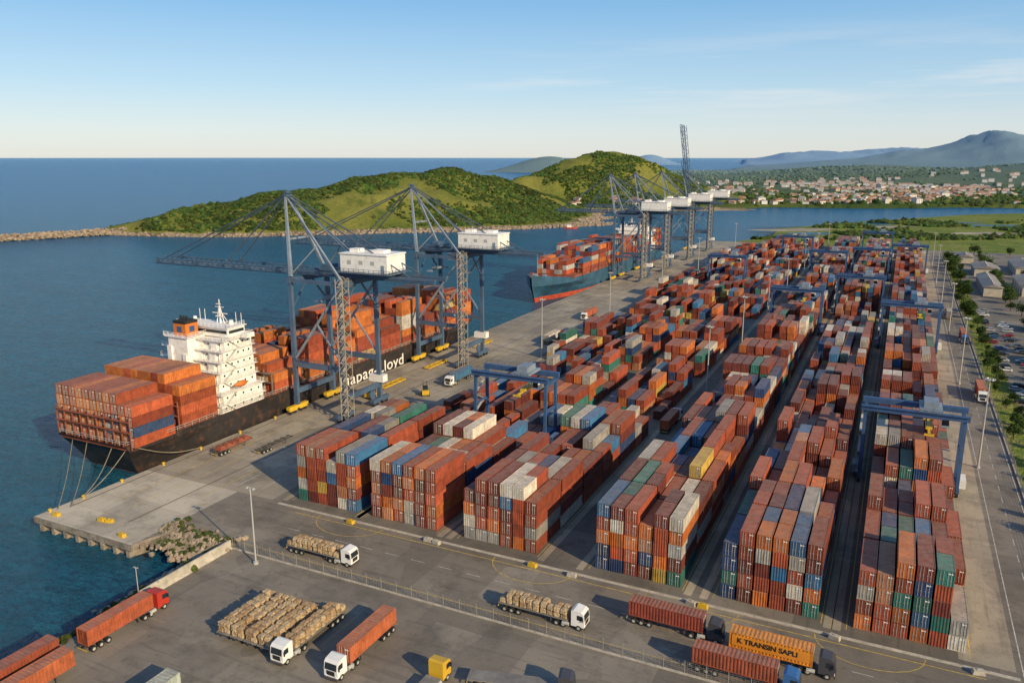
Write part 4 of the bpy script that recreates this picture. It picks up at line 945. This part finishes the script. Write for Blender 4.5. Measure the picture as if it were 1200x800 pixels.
def fz(r,f):
    d=np.clip((r-coast(f)-(fbm(r/150,f/150,3,5)-.5)*90)/40,-1,1)
    front=np.clip((f-1262-(fbm(r/90,r/90+3,3,2)-.5)*50)/15,-1,1)
    m_=np.minimum(d,front); base=np.where(m_>0,1.0+m_*1.5+ 7*np.clip((f-1500)/1800,0,1)*(.3+fbm(r/300,f/300,4,1)),-3+m_*4)
    s=0
    for r0,f0,a_,b_,h_ in FG: s=s+(h_*np.exp(-((r-r0)/a_)**2*.5-((f-f0)/b_)**2*.5))**3
    z=base+np.where(m_>0,s**(1/3)*(.78+.44*ridged(r/260,f/260,5,7)),0)
    s=0
    for r0,f0,a_,b_,h_ in IS: s=s+(h_*np.exp(-((r-r0)/a_)**2*.5-((f-f0)/b_)**2*.5))
    return np.maximum(z,s-12)
fs=np.concatenate([np.arange(1240,1700,8.),1700*np.exp(np.linspace(0,2.15,190))])
tt=np.linspace(-.06,1.5,420); T,FF=np.meshgrid(tt,fs,indexing='ij'); RRr=T*FF
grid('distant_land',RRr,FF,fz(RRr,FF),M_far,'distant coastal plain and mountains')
def scatter(nn,fn,rrange,frange,rad,thr,name,label,persp=False,zmin=1.5,colr=(.045,.085,.02),base=ICO2,ns=60,hz=None):
    r=rng.uniform(*rrange,nn); f=rng.uniform(*frange,nn)
    if persp: r=r*f
    z=fn(r,f); k=(z>zmin)&(fbm(r/ns,f/ns,4,21)+(rng.random(nn)-.5)*.10>thr)
    r,f,z=r[k],f[k],z[k]; q=rad[0]+(rad[1]-rad[0])*rng.random(len(r))**1.8; X=r*cT-f*sT; Y=r*sT+f*cT
    s_=(.45+.9*rng.random((len(r),1)))*(.6+.8*fbm(r/25,f/25,2,4))[:,None]; tint=np.stack([.75+.8*rng.random(len(r)),np.ones(len(r)),np.ones(len(r))],1)
    cc=np.array(colr)[None]*s_*tint
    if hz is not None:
        k2=(np.clip((f-hz)/6000,0,1)**.8)[:,None]; cc=cc*(1-k2)+np.array([[.25,.40,.58]])*k2  # far tree colours blended to the same painted haze blue
    o=blobs(name,np.stack([X,Y,z+q*.1],1),q,cc,M_fol,base=base); tag(o,label,'woodland',kind='stuff')
scatter(80000,hh,(-480,340),(790,1500),(1.1,3.3),.475,'headland_forest','green woodland covering the headland hills',ns=60,colr=(.06,.11,.025),base=ICO1,zmin=1.0)
def strip(r,f):
    lim=np.interp(r,[250,285,420,620,900,3500],[765,860,960,1080,1150,1250])
    band=np.interp(r/f,[.3,.36,.45,.7],[15,60,210,380])
    return np.where((f<lim-12)&(f>lim-band),0.,-9)
scatter(26000,strip,(.30,.95),(740,1180),(1.6,4.2),.535,'waterside_woodland','belt of trees along the channel beyond the fields',persp=True,zmin=-1,colr=(.065,.115,.027),base=ICO1,ns=60)
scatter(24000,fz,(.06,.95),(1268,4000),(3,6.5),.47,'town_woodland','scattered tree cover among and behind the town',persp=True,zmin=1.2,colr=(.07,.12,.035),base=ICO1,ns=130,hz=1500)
def plain(r,f): return np.where((f>600)&(f<np.interp(r/f,[.3,.6],[830,980]))&(r*cT-f*sT>100),0.,-9)
scatter(4200,plain,(.33,.95),(560,980),(.9,2.8),.50,'field_scrub','low scrub scattered over the marshy fields',persp=True,zmin=-1,colr=(.10,.15,.035),base=ICO1,ns=45)
# houses
def house_protos():
    out=[]
    for wi in range(3):
        for ri in range(4):
            w_,d_,h_=random.uniform(5,8),random.uniform(5,7.5),random.choice([4,6,7.5])
            a=MB(); a.box(-w_,w_,-d_,d_,-3,h_)
            for k in range(3):
                for zz in ([1.2] if h_<5 else [1.2,4.2]):
                    x=-w_*.7+k*w_*.6; a.box(x,x+1.6,-d_-.05,-d_,zz,zz+1.5,1)
            wmsh=a.build('house',[M_walls[wi],M_glass],data_only=True)
            a=MB(); e=.6; v=[(-w_-e,-d_-e,h_),(w_+e,-d_-e,h_),(w_+e,d_+e,h_),(-w_-e,d_+e,h_),(-w_*.5,0,h_+2.8),(w_*.5,0,h_+2.8)]
            a.add(v,[(0,1,5,4),(1,2,5),(2,3,4,5),(3,0,4)]); out.append((wmsh,a.build('roof',M_roofs[ri],data_only=True),['white','cream','ochre'][wi],['terracotta','faded tile','brown','grey'][ri]))
    return out
HP=house_protos(); pts=[]; hf=[]; cnt=0; tries=0
def put_house(X,Y,z,s_,where,grp):
    wmsh,rm,wn,rn=random.choices(HP,weights=[5,3,2,2,2,2,1,1,1,1,1,1])[0]; o=link('house',wmsh); o.location=(X,Y,z); o.rotation_euler=(0,0,TH+random.uniform(-.6,.6)+random.choice([0,1.57])); o.scale=(s_,s_,s_); link('roof',rm,o)
    tag(o,f'small {wn} walled house with {rn} roof {where}','house',grp)
for k in range(13):
    r,f=random.uniform(70,250),random.uniform(1195,1255); z=float(hh(np.array(r),np.array(f)))
    if z<0.3: z=float(max(z,.3))
    X,Y=W(r,f); put_house(X,Y,z,random.uniform(.6,1.1),'at the right foot of the headland','houses at the headland foot')
while cnt<460 and tries<16000:
    tries+=1
    f=1285+random.random()**1.3*700; t_=random.triangular(.20,.64,.38)
    if cnt>285 : f=1500+random.random()*800
    r=t_*f
    if fbm(np.array(r/150.),np.array(f/100.),2,33)<.50 and random.random()<.93: continue
    z=float(fz(np.array(r),np.array(f)))
    if z<1: continue
    if any(abs(r-a_)<11 and abs(f-b_)<12 for a_,b_ in pts): continue
    pts.append((r,f)); X,Y=W(r,f)
    if cnt<285: put_house(X,Y,z,random.uniform(.55,1.0),'in the town across the channel','houses of the town across the channel')
    else: hf.append((X,Y,z))
    cnt+=1
V=[];F=[];Cc=[]
for X,Y,z in hf:
    w_,d_,h_=random.uniform(3.5,7),random.uniform(3.5,6),random.uniform(4,7); o_=len(V)
    V+=[(X-w_,Y-d_,z-3),(X+w_,Y-d_,z-3),(X+w_,Y+d_,z-3),(X-w_,Y+d_,z-3),(X-w_,Y-d_,z+h_),(X+w_,Y-d_,z+h_),(X+w_,Y+d_,z+h_),(X-w_,Y+d_,z+h_),(X-w_,Y,z+h_+2.6),(X+w_,Y,z+h_+2.6)]
    F+=[(o_,o_+1,o_+5,o_+4),(o_+1,o_+2,o_+6,o_+5),(o_+2,o_+3,o_+7,o_+6),(o_+3,o_,o_+4,o_+7),(o_+4,o_+5,o_+9,o_+8),(o_+6,o_+7,o_+8,o_+9)]
    wc=random.choice([(.60,.60,.60),(.52,.48,.44)]); rc=random.choice([(.34,.20,.16),(.38,.26,.21),(.32,.32,.33)]); Cc+=[wc]*4+[rc]*2
m,n,l,b=nt('far_house_paint'); at=n.new('ShaderNodeAttribute'); at.attribute_name='Col'; l.new(at.outputs['Color'],b.inputs['Base Color']); b.inputs['Roughness'].default_value=.9
o=raw_mesh('distant_houses',V,F,np.array(Cc),m); tag(o,'farther roofs and walls of the town behind the waterfront houses','houses',kind='stuff')
# breakwater and shore rocks
P=[];Rd=[]
p0=np.array([-620,640.]);p1=np.array([-395,842.])
for k in range(1800):
    t_=random.random(); q=p0+(p1-p0)*t_; s_=random.gauss(0,4.0); X,Y=W(q[0]+s_*.67,q[1]-s_*.74); P.append((X,Y,-1.6+max(0,4.2-abs(s_)*.75))); Rd.append(random.uniform(.9,2.2))
o=blobs('breakwater_rocks',P,Rd,np.full((len(P),3),.2),M_rock,base=ICO1,jit=.2); tag(o,'rock mound of the long breakwater in the left distance','rocks',kind='stuff')
a=MB(); X0,Y0=W(*p0);X1,Y1=W(*p1); a.beam((X0,Y0,-2),(X1,Y1,-2),8,4.6); struct('breakwater',a,M_rock,'breakwater crest running to the headland')
rr_=rng.uniform(-480,200,60000); fr_=rng.uniform(790,1300,60000); zz_=hh(rr_,fr_); k=(zz_>-3.4)&(zz_<-.6)&(rng.random(60000)<.5); rr_,fr_,zz_=rr_[k],fr_[k],zz_[k]
o=blobs('headland_shore_rocks',np.stack([rr_*cT-fr_*sT,rr_*sT+fr_*cT,np.maximum(zz_,-3)+.2],1),rng.uniform(.7,2.4,len(rr_)),np.full((len(rr_),3),.2),M_rock,base=ICO1,jit=.25); tag(o,'rocks along the waterline of the headland','rocks',kind='stuff')
P=[];Rd=[];PG=[];RG=[]
for k in range(1900):
    t_=random.random(); 
    if k<950: x=-131.5+19*t_; y=104.2+random.gauss(0,1.8)-1.5*abs(math.sin(t_*3)); z=-1.0+max(0,(y-102.5))*.4
    elif k<1450: x=-116.2+random.gauss(0,1.6); y=80+25*t_; z=-1.8+(x+118)*.4
    else: x=-115.3+random.gauss(0,1); y=20+60*t_; z=-2.2+(x+118)*.38
    P.append((x,y,min(.25,z))); Rd.append(random.uniform(.22,.75))
    if k%7==0 and z>-1.2: PG.append((x+random.uniform(-1,1),y+random.uniform(.2,1.2),min(.2,z)+.3)); RG.append(random.uniform(.25,.7))
for k in range(90): PG.append((random.uniform(-114.8,-113),random.uniform(68,105),random.uniform(-.2,.25))); RG.append(random.uniform(.25,.6))
o=blobs('shore_rocks',P,Rd,np.full((len(P),3),.2),M_rock,base=ICO1,jit=.25); tag(o,'brown rock armour along the shore between quay and lorry park','rocks',kind='stuff')
o=blobs('shore_scrub',PG,RG,np.array([(.12,.16,.045)])*(.6+.8*rng.random((len(PG),1))),M_fol,base=ICO2); tag(o,'rough grass tufts growing among the shore rocks','scrub',kind='stuff')
def boat(px,py,rz,sc_,label,col):
    x,y=G(px,py,-3); s=empty('small_boat',(x,y,-3),rz); s.scale=(sc_,)*3; tag(s,label,'boat')
    a=MB(); pts=[(-5,-1.6),(3,-1.7),(5,-.9),(6.5,0),(5,.9),(3,1.7),(-5,1.6)]; nn=len(pts); a.add([(x_*.9,y_*.75,-.5) for x_,y_ in pts]+[(x_,y_,1.2+(.5 if x_>4 else 0)) for x_,y_ in pts],[(k,(k+1)%nn,nn+(k+1)%nn,nn+k) for k in range(nn)]+[tuple(range(nn,2*nn))]); a.build('hull',col,s)
    a=MB(); a.box(-2.5,1.2,-1,1,1.2,3.2); c=a.build('wheelhouse',M_white,s); a=MB(); a.box(1.2,1.25,-.8,.8,2.1,2.9); a.build('window',M_glass,c); a=MB(); a.tube((-1,0,3.2),(-1,0,6),.08); a.build('mast',M_galv,s)
boat(668,268,.3,1.3,'small red hulled boat in the channel left of the far cranes',M_boot)
print('objects',len(bpy.data.objects),'far containers',len(far),'ship',len(shipfar))
